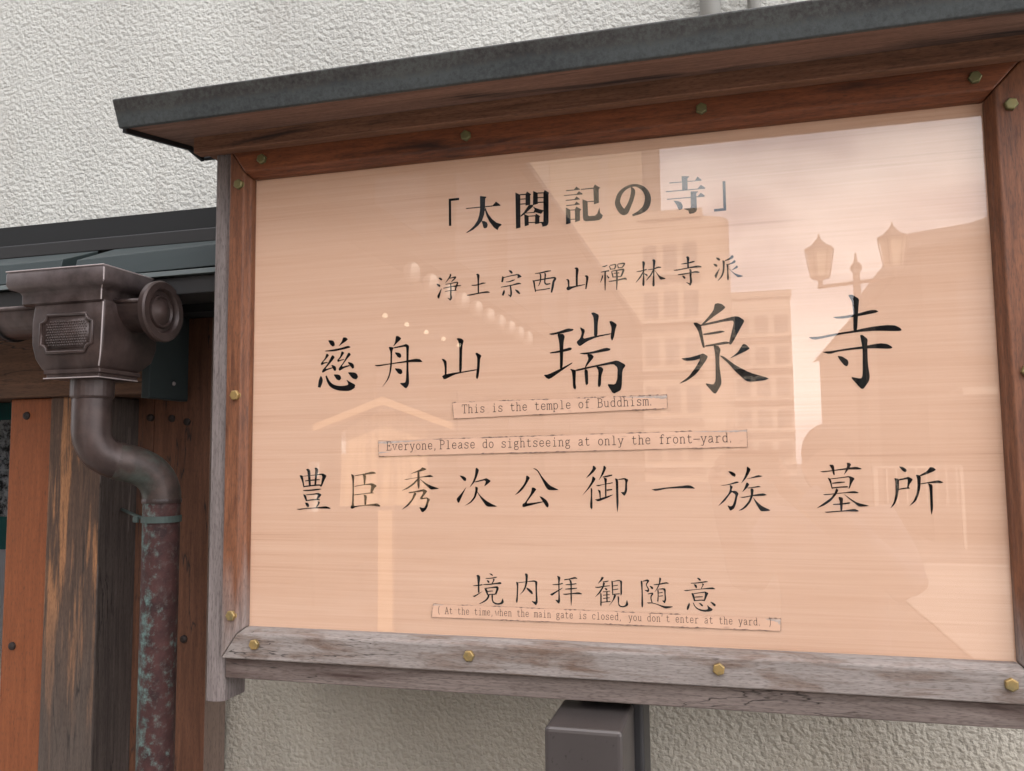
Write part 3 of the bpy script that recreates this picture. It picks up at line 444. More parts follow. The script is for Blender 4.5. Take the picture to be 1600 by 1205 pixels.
 (3, 'P10592 2698 10648 2690 10693 2655 10698 2632 10680 2611 10645 2628|P10523 2529 10590 2518 10580 2365 10556 2242 10517 2151 10450 2086 10504 2181 10534 2303 10539 2479|P10587 2514 10662 2529 10712 2548 10777 2511 10728 2441 10712 2399 10732 2376 10683 2372 10695 2418 10707 2509 10661 2506 10586 2491|S10576 2365 11 10655 2380 14 10712 2386 14|P11007 2685 11048 2679 11088 2646 11045 2618 10946 2577 10874 2551 10868 2570 10969 2630|P10814 2579 10882 2562 10867 2395 10841 2289 10801 2197 10703 2121 10766 2197 10813 2304 10830 2425 10830 2517|P10869 2450 10982 2471 11109 2497 11175 2466 11148 2455 10982 2455 10869 2437|P10968 2455 11029 2433 11024 2327 11020 2100 10994 1996 10985 2100 10989 2327 10983 2410'),
 (4, 'S4165 969 10 4200 949 44 4199 830 23 4201 699 22|S4110 807 8 4196 815 15 4266 829 13|P4092 645 4125 649 4195 687 4274 725 4214 682 4128 623|P4378 1011 4412 1010 4443 991 4440 975 4418 982|S4320 929 8 4411 936 11 4506 954 14|S4342 900 6 4367 880 26 4376 862 13|P4443 932 4477 918 4442 858 4417 848 4449 903|S4281 830 9 4385 838 14 4499 854 16 4561 861 28 4583 854 9|S4303 774 9 4328 739 28 4353 668 16|S4322 770 11 4416 786 13 4498 794 25 4520 780 31 4504 726 26 4484 679 23|S4337 721 9 4385 728 11 4441 733 9|S4349 670 10 4416 679 11 4478 681 13|S4368 669 25 4359 627 23 4308 572 19 4210 521 5|P4415 670 4441 671 4440 588 4458 557 4508 540 4558 548 4583 570 4606 626 4624 556 4595 529 4539 518 4477 525 4439 547 4421 588'),
 (4, 'P4978 1026 5009 1026 5030 1006 5019 883 4994 800 4956 740 4881 679 4938 745 4975 823 4989 900 4990 970|P4828 892 4871 879 4863 731 4856 585 4840 552 4825 583 4838 672 4846 819|P4868 882 5019 903 5136 924 5185 902 5174 799 5184 590 5180 566 5155 525 5077 598 5147 585 5154 624 5148 886 5130 900 5019 895 4868 872|P4994 806 5043 790 5091 753 5109 716 5097 699 5072 714 5018 765'),
 (4, 'P5507 1007 5563 982 5544 897 5542 752 5550 608 5539 578 5524 566 5468 628 5519 621 5523 694 5525 868 5521 943|S5432 863 7 5525 868 13 5598 887 13|P5384 710 5463 750 5542 793 5597 823 5585 803 5493 742 5420 685|S5620 943 12 5707 957 14 5791 977 21 5830 966 7|P5698 957 5745 926 5740 758 5741 643 5727 527 5717 642 5721 873|S5643 868 7 5718 873 13 5816 888 11|S5636 798 7 5728 807 14 5824 819 10|P5586 722 5715 734 5847 757 5906 735 5894 724 5763 727 5631 706'),
 (4, 'P6220 1008 6258 995 6222 945 6150 888 6198 956|S6236 927 8 6280 932 13 6327 945 9|P6239 920 6274 912 6249 842 6188 749 6102 680 6171 766 6232 859|S6117 844 9 6161 840 14 6249 858 12 6346 871 8|S6266 829 6 6289 815 23 6298 801 11|P6194 761 6215 744 6211 573 6202 547 6188 572 6192 658|S6236 773 8 6347 788 8|S6297 781 16 6297 627 16|S6238 722 8 6340 735 8|S6237 672 8 6339 687 8|S6209 612 8 6350 631 9|P6371 952 6397 938 6395 733 6381 726 6377 835|P6391 941 6485 966 6542 951 6535 868 6535 760 6520 725 6509 736 6513 924 6496 952 6391 932|S6395 870 8 6471 883 10|S6397 810 8 6476 825 10|S6393 741 9 6497 753 10|P6410 739 6445 728 6414 665 6313 545 6385 647|P6465 723 6490 701 6482 599 6505 568 6551 564 6586 588 6608 668 6630 593 6609 566 6557 548 6510 549 6476 576 6466 638'),
 (4, 'P6825 964 6856 956 6855 792 6859 584 6843 549 6827 577 6838 792|P6856 959 6931 987 6965 965 6915 901 6945 857 6958 818 6943 792 6926 792 6876 824 6927 820 6936 834 6906 890 6906 913 6930 958 6856 948|S6966 883 6 6996 861 27 7010 839 13|S6931 761 8 6983 774 13 7005 769 20 6982 729 15 6981 683 13 6996 633 10|P6911 633 6985 636 7081 614 7165 589 7317 588 7277 567 7203 550 7153 566 7064 608 6990 625 6939 617|S7026 905 8 7111 916 14 7213 938 16 7253 931 7|P7114 1023 7145 1004 7123 924 7081 839 7031 786 7070 850 7106 924|P7078 839 7101 834 7094 670 7087 642 7073 658 7084 743|P7095 845 7183 861 7208 842 7204 775 7212 680 7186 626 7144 672 7181 670 7188 701 7183 836 7095 838|S7102 783 7 7159 795 9|S7101 733 7 7163 743 9'),
 (4, 'P7677 1029 7716 1027 7740 1003 7737 986 7720 983|S7588 944 7 7680 951 11 7802 971 14 7841 973 6|S7635 928 6 7660 906 28 7668 873 11|P7752 948 7785 937 7773 915 7744 867 7733 866 7762 920|P7474 835 7566 845 7733 866 7866 887 7910 892 7953 870 7931 863 7816 863 7633 847 7510 822|S7595 795 8 7614 771 25 7639 677 16|P7618 793 7731 814 7798 827 7847 805 7823 755 7788 682 7772 682 7798 810 7731 802 7617 782|S7635 737 8 7702 743 12 7760 748 6|S7639 684 10 7728 696 11 7783 693 14|P7555 658 7567 625 7553 574 7533 543 7516 545 7517 584|P7611 654 7622 654 7643 605 7680 573 7735 556 7790 552 7834 565 7820 628 7857 596 7903 565 7888 542 7844 529 7778 524 7712 536 7658 567 7626 610|P7694 654 7727 650 7759 623 7758 606 7742 603|P7865 679 7908 667 7946 641 7948 624 7937 607 7913 620'),
]
STRIPS = [
 ('This is the temple of Buddhism.', (0.3932, 0.3627), (0.7128, 0.3682), [(0.3771, 0.3809), (0.7305, 0.3834), (0.7309, 0.3624), (0.3793, 0.3542)], 0.013),
 ('Everyone,Please do sightseeing at only the front-yard.', (0.2575, 0.3029), (0.8324, 0.3085), [(0.2433, 0.319), (0.8489, 0.3272), (0.849, 0.301), (0.2446, 0.2928)], 0.0133),
 ("( At the time,when the main gate is closed, you don't enter at the yard. )", (0.3478, 0.0344), (0.8766, 0.0358), [(0.3423, 0.0497), (0.8879, 0.0465), (0.8872, 0.0289), (0.3389, 0.0284)], 0.0103),
]
def catmull(p, n=5):
    q = [p[0]] + p + [p[-1]]; r = []
    for i in range(1, len(q)-2):
        a, b, c, d = [Vector(k) for k in q[i-1:i+3]]
        for j in range(n):
            t = j/n; r.append(.5*((2*b) + (c-a)*t + (2*a-5*b+4*c-d)*t*t + (3*b-a-3*c+d)*t**3))
    r.append(Vector(p[-1])); return r
def stroke_poly(pts, cap=True):
    c = catmull(pts) if len(pts) > 2 else [Vector(a) for a in pts]
    Lf, Rt = [], []
    for i, p in enumerate(c):
        t = Vector((c[min(i+1, len(c)-1)] - c[max(i-1, 0)])[:2])
        if t.length < 1e-9: t = Vector((1, 0))
        t.normalize(); nn = Vector((-t.y, t.x)); hw = max(p[2], .0002)/2
        Lf.append(Vector(p[:2]) + nn*hw); Rt.append(Vector(p[:2]) - nn*hw)
    return Lf, Rt
def solid(mb, poly, yb, yf):
    n = len(poly); a = [(p[0], yb, Z(p[1])) for p in poly]; b = [(p[0], yf, Z(p[1])) for p in poly]
    mb.add(a + b, [tuple(range(n)), tuple(range(2*n-1, n-1, -1))] + [(i, (i+1) % n, n+(i+1) % n, n+i) for i in range(n)])
def strip_solid(mb, Lf, Rt, yb, yf):
    rings = [[(a[0], yb, Z(a[1])), (a[0], yf, Z(a[1])), (b[0], yf, Z(b[1])), (b[0], yb, Z(b[1]))] for a, b in zip(Lf, Rt)]
    mb.loft(rings)
def soften(poly):
    """one round of gentle corner rounding of an outline"""
    r = []; n = len(poly)
    for i in range(n):
        p, q, s = [Vector(poly[(i+k) % n]) for k in (-1, 0, 1)]
        k = .16
        r += [q + (p-q)*k, q + (s-q)*k] if (p-q).length > .0008 and (s-q).length > .0008 else [q]
    return r
for line, data in GLYPHS:
    mb = MB()
    for i, t in enumerate(data.split('|')):
        v = [int(a)*1e-4 for a in t[1:].split()]; yf = .00155 - .00002*i
        if t[0] == 'P': 
            poly = [(v[k], v[k+1]) for k in range(0, len(v), 2)]
            solid(mb, poly if line == 0 else soften(poly), .00188, yf)
        else:
            Lf, Rt = stroke_poly([(v[k], v[k+1], v[k+2]*1.16+.0002) for k in range(0, len(v), 3)]); strip_solid(mb, Lf, Rt, .00188, yf)
    mb.build('character', M['ink'], panel)
# typed strips
def circ(cx, cy, rx, ry, n=14): return [(cx+rx*math.cos(2*math.pi*i/n), cy+ry*math.sin(2*math.pi*i/n)) for i in range(n+1)]
FONT = {'T': [[(1,8),(1,10),(9,10),(9,8)],[(5,10),(5,0)],[(3,0),(7,0)]],
'h': [[(1,10),(2.5,10),(2.5,0)],[(1,0),(4,0)],[(2.5,5.5),(4,6.7),(6,6.8),(7.2,5.6),(7.2,0)],[(6,0),(8.7,0)]],
'i': [[(2.8,6.8),(5,6.8),(5,0)],[(2.5,0),(7.5,0)],[(4.6,9.2),(5.4,9.2)]],
's': [[(7.7,5),(7.7,6.6)],[(7.7,5.6),(6.5,6.7),(4,6.8),(2.5,5.8),(2.8,4.4),(5,3.6),(7.2,2.8),(7.8,1.4),(6.5,.2),(4,0),(2.2,1)],[(2.2,0),(2.2,1.8)]],
't': [[(4,9),(4,1.5),(5,.1),(6.5,.1),(8,1)],[(1.8,6.6),(7.5,6.6)]],
'e': [[(2,3.5),(8,3.5),(7.6,5.5),(6,6.8),(4,6.8),(2.3,5.3),(2,3.5),(2.3,1.5),(4,.1),(6,.1),(8,1.3)]],
'm': [[(.3,6.6),(1.5,6.6),(1.5,0)],[(.5,0),(2.5,0)],[(1.5,5.6),(3,6.8),(4.4,6.6),(5,5.5),(5,0)],[(4.2,0),(5.9,0)],[(5,5.6),(6.5,6.8),(8,6.6),(8.5,5.5),(8.5,0)],[(7.6,0),(9.6,0)]],
'p': [[(.8,6.6),(2.3,6.6),(2.3,-3)],[(.8,-3),(4,-3)],[(2.3,5.2),(4,6.8),(6.3,6.6),(7.8,5),(7.8,2),(6.3,.2),(4,.1),(2.3,1.6)]],
'l': [[(2.8,10),(5,10),(5,0)],[(2.5,0),(7.5,0)]], 'o': [circ(5,3.4,3.1,3.4)],
'f': [[(8.3,9),(7.5,9.9),(6,9.9),(4.5,8.5),(4.5,0)],[(2.5,0),(7,0)],[(2.3,6.6),(7.5,6.6)]],
'B': [[(1,10),(6,10),(7.8,8.8),(7.8,6.5),(6,5.3),(2.5,5.3)],[(6,5.3),(8.3,4),(8.3,1.3),(6.3,0),(1,0)],[(2.5,10),(2.5,0)]],
'u': [[(1,6.6),(2.5,6.6),(2.5,1.5),(3.8,.1),(5.5,.1),(7.3,1.6)],[(5.8,6.6),(7.3,6.6),(7.3,0),(8.8,0)]],
'd': [[(5.8,10),(7.5,10),(7.5,0),(9,0)],[(7.5,5.2),(6,6.8),(3.8,6.6),(2,5),(2,2),(3.6,.2),(6,.1),(7.5,1.6)]],
'.': [[(2.2,.3),(3.0,.3)]], ',': [[(2.6,.9),(3.2,.5),(3.1,-.4),(2.2,-1.9)]], 'v': [[(.8,6.6),(3.5,6.6)],[(2,6.6),(5,0),(8,6.6)],[(6.5,6.6),(9.2,6.6)]],
'E': [[(1,10),(8.5,10),(8.5,7.6)],[(2.6,10),(2.6,0)],[(1,0),(8.7,0),(8.7,2.4)],[(2.6,5.2),(6.3,5.2)],[(6.3,4),(6.3,6.4)]],
'r': [[(1.5,6.6),(3.5,6.6),(3.5,0)],[(1.5,0),(6,0)],[(3.5,4.8),(5.5,6.7),(7.5,6.8),(8.5,6)]],
'y': [[(.8,6.6),(3.5,6.6)],[(2,6.6),(5,0)],[(6.5,6.6),(9.2,6.6)],[(8,6.6),(4,-2.6),(2.6,-3),(1.6,-2.4)]],
'n': [[(1,6.6),(2.5,6.6),(2.5,0)],[(1,0),(4,0)],[(2.5,5.5),(4,6.7),(6,6.8),(7.2,5.6),(7.2,0)],[(6,0),(8.7,0)]],
'P': [[(1,10),(6.3,10),(8.2,8.7),(8.2,6.3),(6.3,5),(2.6,5)],[(2.6,10),(2.6,0)],[(1,0),(4.6,0)]],
'a': [[(2.4,5.6),(3.6,6.7),(5.8,6.8),(7,5.6),(7,.8),(8.6,.1)],[(7,4),(3.8,3.6),(2,2.2),(2.2,.8),(3.6,0),(5.4,.4),(7,2)]],
'g': [[(8.6,6.9),(6.4,6.2)],circ(4.7,4.7,2.5,2.0),[(3.2,3),(2.4,2),(3.2,1),(7,.8),(8.2,-.6),(7.4,-2.4),(5,-3),(2.6,-2.5),(1.8,-1.2),(3.2,.8)]],
'w': [[(.3,6.6),(2.3,6.6)],[(1.2,6.6),(3,0),(5,5.6),(7,0),(8.8,6.6)],[(7.7,6.6),(9.7,6.6)]],
'c': [[(8,4.8),(8,6.4)],[(8,5.4),(6.4,6.8),(4.2,6.8),(2.4,5.2),(2.2,2.4),(3.6,.3),(6,.1),(8,1.3)]],
'A': [[(5,10),(1.6,0)],[(5,10),(8.4,0)],[(3,3.6),(7,3.6)],[(.5,0),(3,0)],[(7,0),(9.5,0)]],
'-': [[(.5,4),(9.5,4)]], '(': [[(7,11),(5.2,8),(5.2,1.5),(7,-1.5)]], ')': [[(3,11),(4.8,8),(4.8,1.5),(3,-1.5)]], "'": [[(3.2,10.2),(2.4,7.2)]], ' ': []}
for txt, a, b, cor, cap in STRIPS:
    A, B = Vector(a), Vector(b); d = B-A; adv = d.length/len(txt); d.normalize(); nrm = Vector((-d.y, d.x))
    C = [Vector(c) for c in cor]
    def edge(p, q, j, n=46, one=False):
        r = []
        for i in range(n):
            t = i/n; k = (random.random()-.5)*j
            r.append(p.lerp(q, t) + nrm*(k if not one else k))
        return r
    outl = edge(C[0], C[1], .0009) + edge(C[1], C[2], 0, 3) + edge(C[2], C[3], .0007) + edge(C[3], C[0], 0, 3)
    mb = MB(); solid(mb, outl, -.00005, -.00018); st = mb.build('paper_strip', M['tape'], sign)
    # grimy, frayed tape edges and peeled corners
    for p, q, wmax, dens in ((C[0], C[1], .0040, .55), (C[3], C[2], .0030, .5), (C[0], C[3], .0018, .8), (C[1], C[2], .0018, .8)):
        n = 150; dirv = (q-p).normalized(); nn = Vector((-dirv.y, dirv.x)); pts = []; on = True; left = 4; off = 0
        for i in range(n+1):
            left -= 1
            if left <= 0: on = random.random() < dens; left = random.randint(2, 10)
            ww = .0005 + random.random()**2.5*wmax if on else .00012
            c0 = p.lerp(q, i/n) + nn*(random.random()-.5)*.0009; pts.append((c0.x, c0.y, ww*.6))
        Lf, Rt = [], []
        for a_ in pts: Lf.append(Vector(a_[:2]) + nn*a_[2]/2); Rt.append(Vector(a_[:2]) - nn*a_[2]/2)
        mb = MB(); strip_solid(mb, Lf, Rt, -.00019, -.00026); mb.build('grimy_edge', M['dirt'], st)
    u = (C[1]-C[0]).normalized(); vv = (C[3]-C[0]).normalized()
    def torn(p0, ln, wd, s, lift=0):
        up_, dn = [], []; n = 20
        for k in range(n+1):
            t = k/n
            up_.append(p0 + u*ln*t*s + vv*(.0004 + random.random()*.0006)); dn.append(p0 + u*ln*t*s + vv*(.001 + wd*.62*(1-t)*(.5+.7*random.random())))
        mb = MB(); solid(mb, up_ + dn[::-1], -.00019, -.00026 - lift*.3); mb.build('torn_patch', M['peel'], st)
    if txt.startswith('Every'): torn(C[0]+vv*.0003, .085, .0085, 1); torn(C[1]+vv*.0003, .080, .005, -1); torn(C[3]-vv*.008, .022, .004, 1, .0001)
    elif txt.startswith('This'): torn(C[1]+vv*.0003, .070, .0075, -1)
    else: torn(C[1]+vv*.0003, .022, .012, -1); torn(C[0], .02, .004, 1)
    mb = MB(); wdt = adv*.105; k = 0
    for i, chx in enumerate(txt):
        for pl in FONT[chx]:
            pts = []
            for px, py in pl:
                q = A + d*(adv*(i - .01 + px*.103)) + nrm*(py*cap*.106); pts.append((q.x, q.y, wdt*(2.6 if chx in '.' or (chx == 'i' and len(pl) == 2 and pl[0][1] > 9) else 1)))
            if len(pts) == 2: Lf, Rt = stroke_poly(pts)
            else:
                Lf, Rt = [], []
                for j, p in enumerate(pts):
                    t = Vector((Vector(pts[min(j+1, len(pts)-1)]) - Vector(pts[max(j-1, 0)]))[:2]).normalized(); nn = Vector((-t.y, t.x))
                    Lf.append(Vector(p[:2])+nn*p[2]/2); Rt.append(Vector(p[:2])-nn*p[2]/2)
            strip_solid(mb, Lf, Rt, -.00019, -.00032 - .000004*(k % 9)); k += 1
    mb.build('typed_line', M['type'], st)
# rear carrying post and front stub
MB().box(.575, .676, .055, .155, 0, Z(.55)).build('carrying_post', M['post_rear'], sign, bevel=.006, seg=3)
stub = MB().box(.549, .663, -.10, .045, 0, Z(-.101)).build('steel_post', M['post_steel'], org=(.606, -.03, 0), bevel=.007, seg=3)
tag(stub, 'short square brown-grey steel post with flat top under the notice board', 'post')

# ================================================================== GATE on the left
gate = thing('wooden_gate', 'weathered timber gate side with dark metal eave roof left of the notice board', 'gate', (-.60, .2, 0))
def part(mb, name, mat, bevel=.002, smooth=False): return mb.build(name, M[mat] if isinstance(mat, str) else mat, gate, bevel=bevel, smooth=smooth)
# old square post: front and right face weather differently, so two skins of one post
po = MB().box(-.573, -.442, .14, .275, 0, Z(.427)).build('gate_post', M['post_old'], gate, bevel=.004)
po.data.materials.append(M['post_side'])
for pl in po.data.polygons:
    if pl.normal.x > .5: pl.material_index = 1
MB().box(-1.6, -.318, .128, .246, Z(.427), Z(.66)).build('cross_beam', M['beam'], gate, bevel=.004)
ec = MB(); ec.box(-.335, -.3155, .1245, .249, Z(.417), Z(.665)); ec.build('beam_end_cap', M['green_metal'], gate, bevel=.002)
MB().lathe((-.3153, .20, Z(.452)), (1,0,0), [(0,.005),(.002,.004)], 10).build('screw', M['seam'], gate)
bx = -.686
ob = MB().box(bx, -.5765, .15, .172, 0, Z(.4255)).build('gate_board', M['orange'], gate, bevel=.002); ob['label'] = 'bright orange-brown gate board'
for x, z, k in ((-.643, .389, ob), (-.657, -.097, ob)): MB().lathe((x, .1505, Z(z)), (0,-1,0), [(0,.009),(.004,.008),(.006,.003)], 12).build('nail', M['nail'], k)
pk = MB()
pk.box(-.62, -.4025, .2515, .318, 0, Z(.60)); pb0 = pk.build('wall_plank', M['plank'], gate, bevel=.002)
pb = MB().box(-.4005, -.2585, .250, .325, 0, Z(.60)).build('wall_plank', M['plank'], gate, bevel=.002)
pb.data.materials.append(M['plank_side'])
for pl in pb.data.polygons:
    if pl.normal.x > .5: pl.material_index = 1
for x, z, k in ((-.410, .384, pb0), (-.355, .381, pb), (-.316, .373, pb), (-.312, -.088, pb)):
    MB().lathe((x, .2505, Z(z)), (0,-1,0), [(-.003,.0085),(.004,.008),(.006,.003)], 12).build('nail', M['nail'], k)
MB().box(-.300, -.2955, .1265, .128, Z(.42), Z(.43)) 
# eave roof in stepped sheet metal
roof = MB().box(-1.7, -.079, .300, .329, Z(.833), Z(.859)).build('roof', M['slate_plate'], gate, bevel=.002)
MB().box(-1.7, -.079, .196, .328, Z(.753), Z(.7825)).build('roof_plate', M['dark_metal'], roof, bevel=.002)
MB().box(-1.7, -.079, .215, .328, Z(.7825), Z(.8328)).build('roof_gap_shade', M['gap_shade'], roof)  # filler strip, the shade between the tiers put into its colour
MB().loft([[(x, .085, Z(z0)), (x, .095, Z(z1)), (x, .194, Z(.752)), (x, .194, Z(z0))] for x, z0, z1 in ((-1.7, .657, .700), (-.512, .6645, .7105))]).build('roof_sheet', M['green_metal'], roof, bevel=.0015)
MB().loft([[(x, .078, Z(z0)), (x, .088, Z(z1)), (x, .194, Z(.7525)), (x, .194, Z(z0))] for x, z0, z1 in ((-.470, .662, .704), (-.079, .668, .715))]).build('roof_sheet', M['green_metal'], roof, bevel=.0015)
MB().loft([[(x, .000, Z(z0)), (x, .004, Z(z0+.010)), (x, .083, Z(z0+.032)), (x, .083, Z(z0+.003))] for x, z0 in ((-1.7, .622), (-.079, .634))]).build('drip_edge', M['green_light'], roof, bevel=.001)
MB().loft([[(x, .012, Z(z0)), (x, .012, Z(z0+.034)), (x, .19, Z(z0+.05)), (x, .19, Z(z0+.02))] for x, z0 in ((-1.7, .586), (-.079, .600))]).build('eave_board', M['dark_metal'], roof, bevel=.002)
MB().box(-1.7, -.08, .19, .327, Z(.601), Z(.66)).build('eave_soffit', M['gap_shade'], roof)  # underside coloured near-black for the shade below the eave

# ================================================================== GUTTER AND DOWNPIPE
gut = thing('rain_gutter', 'brown half-round copper rain gutter with round ornamental end disc', 'gutter', (-.5, -.02, Z(.5)))
gy, gz, gr = -.02, .575, .050
def half(r0, r1, x0, x1):
    pts = [(gy - r0*math.cos(math.pi*k/18), gz - r0*math.sin(math.pi*k/18)) for k in range(19)] + [(gy + r1*math.cos(math.pi*k/18), gz - r1*math.sin(math.pi*k/18)) for k in range(19)]
    return [(a, Z(b)) for a, b in pts], x0, x1
for x0, x1, nm in ((-1.5, -.376, 'trough'), (-.242, -.186, 'trough')):
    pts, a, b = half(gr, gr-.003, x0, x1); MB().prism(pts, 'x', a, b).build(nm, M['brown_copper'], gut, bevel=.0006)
for xx in (-.516,):
    pts, a, b = half(gr+.004, gr-.001, xx-.005, xx+.005); MB().prism(pts, 'x', a, b).build('bracket', M['dark_metal'], gut)
MB().tube([(-1.5, gy-gr, Z(gz)), (-.376, gy-gr, Z(gz))], .0045, 8).build('rolled_lip', M['brown_copper'], gut, smooth=True)
MB().tube([(-.242, gy-gr, Z(gz)), (-.186, gy-gr, Z(gz))], .004, 8).build('rolled_lip', M['brown_copper'], gut, smooth=True)
dz_ = Z(.562)
dsc = MB().lathe((-.188, gy, dz_), (1,0,0), [(0,.046),(.002,.0555),(.012,.0565),(.0155,.054),(.0155,.042),(.012,.0395),(.007,.038),(.0065,.031),(.0115,.0295),(.0125,.027),(.009,.0245),(.0105,.020),(.016,.012),(.018,.004)], 40)
smooth_by_angle(dsc.build('end_disc', M['brown_copper'], gut), 35)

dp_ = thing('downpipe', 'brown copper rainwater hopper with s-bend and green-stained downpipe', 'downpipe', (-.222, .05, 0))
def ring(x0, x1, y0, y1, z, r=.004, n=3):
    pts = []
    for cx, cy, a0 in ((x1-r, y1-r, 0), (x0+r, y1-r, 90), (x0+r, y0+r, 180), (x1-r, y0+r, 270)):
        for k in range(n+1):
            a = R(a0 + 90*k/n); pts.append((cx+r*math.cos(a), cy+r*math.sin(a), Z(z)))
    return pts
hp = MB().loft([ring(-.430,-.222,-.118,.010,.632), ring(-.432,-.220,-.120,.012,.626), ring(-.432,-.220,-.120,.012,.606), ring(-.428,-.224,-.116,.009,.599), ring(-.416,-.236,-.106,.0,.596),
                ring(-.412,-.239,-.103,.0,.590), ring(-.412,-.239,-.103,.0,.574), ring(-.408,-.243,-.098,.0,.570)], cap=True)
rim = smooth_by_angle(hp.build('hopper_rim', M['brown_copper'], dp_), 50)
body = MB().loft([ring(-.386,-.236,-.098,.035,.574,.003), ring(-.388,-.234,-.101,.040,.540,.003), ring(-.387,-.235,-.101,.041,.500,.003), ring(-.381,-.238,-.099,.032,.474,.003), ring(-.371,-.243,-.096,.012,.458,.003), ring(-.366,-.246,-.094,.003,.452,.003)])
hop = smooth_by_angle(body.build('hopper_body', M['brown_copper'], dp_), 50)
MB().loft([ring(-.360,-.240,-.100,.005,.4525,.002), ring(-.360,-.240,-.100,.005,.446,.002), ring(-.356,-.244,-.097,.002,.444,.002), ring(-.356,-.244,-.097,.002,.437,.002)]).build('hopper_collar', M['brown_copper'], dp_)
MB().tube([(-.2365,-.1005,Z(.570)),(-.2345,-.1035,Z(.54)),(-.2355,-.1035,Z(.50)),(-.2385,-.1015,Z(.474)),(-.2440,-.098,Z(.457))], .0013, 6).build('soldered_seam', M['seam'], hop)
MB().tube([(-.2205,-.1195,Z(.627)),(-.2205,-.1195,Z(.605)),(-.2375,-.1045,Z(.594)),(-.2385,-.1035,Z(.574))], .0012, 6).build('soldered_seam', M['seam'], rim)
MB().tube([(-.431,-.1195,Z(.6315)),(-.2215,-.1195,Z(.6315)),(-.2210,.01,Z(.6315))], .0013, 6).build('soldered_seam', M['seam'], rim)
MB().tube([(-.3595,-.100,Z(.4375)),(-.244,-.098,Z(.4375)),(-.243,.0,Z(.4375))], .0011, 6).build('soldered_seam', M['seam'], hop)
# ornamental panel: notched border and beaded field
def notched(x0, x1, z0, z1, k):
    o_ = []
    for cx, cz, sx, sz in ((x0, z0, 1, 1), (x1, z0, -1, 1), (x1, z1, -1, -1), (x0, z1, 1, -1)):
        seq = [(cx, cz+sz*k), (cx+sx*k*.55, cz+sz*k*.85), (cx+sx*k*.85, cz+sz*k*.55), (cx+sx*k, cz)]
        o_ += seq if (sx*sz) > 0 else seq[::-1]
    return o_
x0, x1, z0, z1 = -.367, -.257, .483, .551
bp = [(x, -.1015, Z(z)) for x, z in notched(x0, x1, z0, z1, .014)]
MB().tube(bp + [bp[0], bp[1]], .0032, 8, cap=False).build('panel_border', M['brown_copper'], hop, smooth=True)
mb = MB(); solid(mb, notched(x0+.007, x1-.007, z0+.007, z1-.007, .010), -.098, -.1015)
rows = 10
for j in range(rows):
    zz = z0+.013 + j*(z1-z0-.026)/(rows-1)
    for i in range(17):
        xx = x0+.013 + (i + (.5 if j % 2 else 0))*(x1-x0-.026)/16.5
        if (j in (0, rows-1)) and (i < 1 or i > 15): continue
        mb.ball((xx, -.1015, Z(zz)), .0022, 3, (1, .8, 1))
mb.build('beaded_field', M['brown_copper'], hop, smooth=True)
# pipes
MB().lathe((-.298, -.05, Z(.437)), (0,0,-1), [(0,.037),(.030,.037),(.034,.035),(.036,.030)], 32).build('pipe_socket', M['brown_copper'], dp_, smooth=False)
P0 = [(-.298,-.05,Z(.42)), (-.298,-.05,Z(.365))] + arc((-.298,-.05,Z(.352)), (-.298,-.05,Z(.300)), (-.266,-.01,Z(.288)), 9)
smooth_by_angle(MB().tube(P0, .0335, 32).build('upper_elbow', M['brown_copper'], dp_), 60)
P1 = [(-.272,-.016,Z(.2905)), (-.262,-.004,Z(.2865))] + arc((-.260,-.002,Z(.286)), (-.222,.05,Z(.272)), (-.222,.05,Z(.215)), 10)
smooth_by_angle(MB().tube(P1, .0345, 32).build('lower_elbow', M['stained_copper'], dp_), 60)
smooth_by_angle(MB().tube([(-.222,.05,Z(.23)), (-.222,.05,.02)], .0333, 32).build('pipe', M['patina'], dp_), 60)
MB().lathe((-.222,.05,Z(.218)), (0,0,-1), [(0,.0352),(.004,.0358),(.008,.0352)], 32).build('pipe_joint', M['brown_copper'], dp_)
cl = MB().lathe((-.222,.05,Z(.186)), (0,0,-1), [(0,.0335),(0,.0362),(.012,.0362),(.012,.0335)], 32)
clamp = cl.build('pipe_clamp', M['strap'], dp_)
MB().tube([(-.255,.048,Z(.178)), (-.4415,.208,Z(.186))], .0035, 8).build('clamp_rod', M['strap'], clamp, smooth=True)
MB().box(-.264,-.254,.022,.030,Z(.174),Z(.186)).build('clamp_lug', M['strap'], clamp, bevel=.002)

# poster on the wall seen through the gap left of the gate board, and the next gate board
pb_ = thing('poster', 'teal framed poster with a grey tree photograph behind the gate gap', 'poster', (-.95, .32, Z(.2)))
MB().box(-1.15, -.78, .322, .3295, Z(-.35), Z(.45)).build('poster_sheet', M['teal'], pb_)
m = NM('tree_photo'); f = m.noise(m.map((38, 38, 38)), 1, 8, .75); m.col(m.ramp(f, [(.44, (.01, .012, .012)), (.56, (.70, .72, .70))])); m.set(Roughness=.5); M['photo'] = m.m
MB().box(-1.13, -.79, .320, .3219, Z(.16), Z(.392)).build('picture', M['photo'], pb_)
MB().box(-1.13, -.79, .320, .3219, Z(-.33), Z(.082)).build('white_field', M['white'], pb_)
nb = MB().box(-1.5, -.752, .15, .172, 0, Z(.4255)).build('gate_board', M['orange'], gate, bevel=.002)

# ================================================================== ACROSS THE STREET (seen in the pane)
def Y(depth): return -(depth + CY)
def slats(mb, x0, x1, y, n, z0, z1, w):
    for i in range(n): mb.box(x0+(x1-x0)*(i+.5)/n-w/2, x0+(x1-x0)*(i+.5)/n+w/2, y, y+.03, z0, z1)
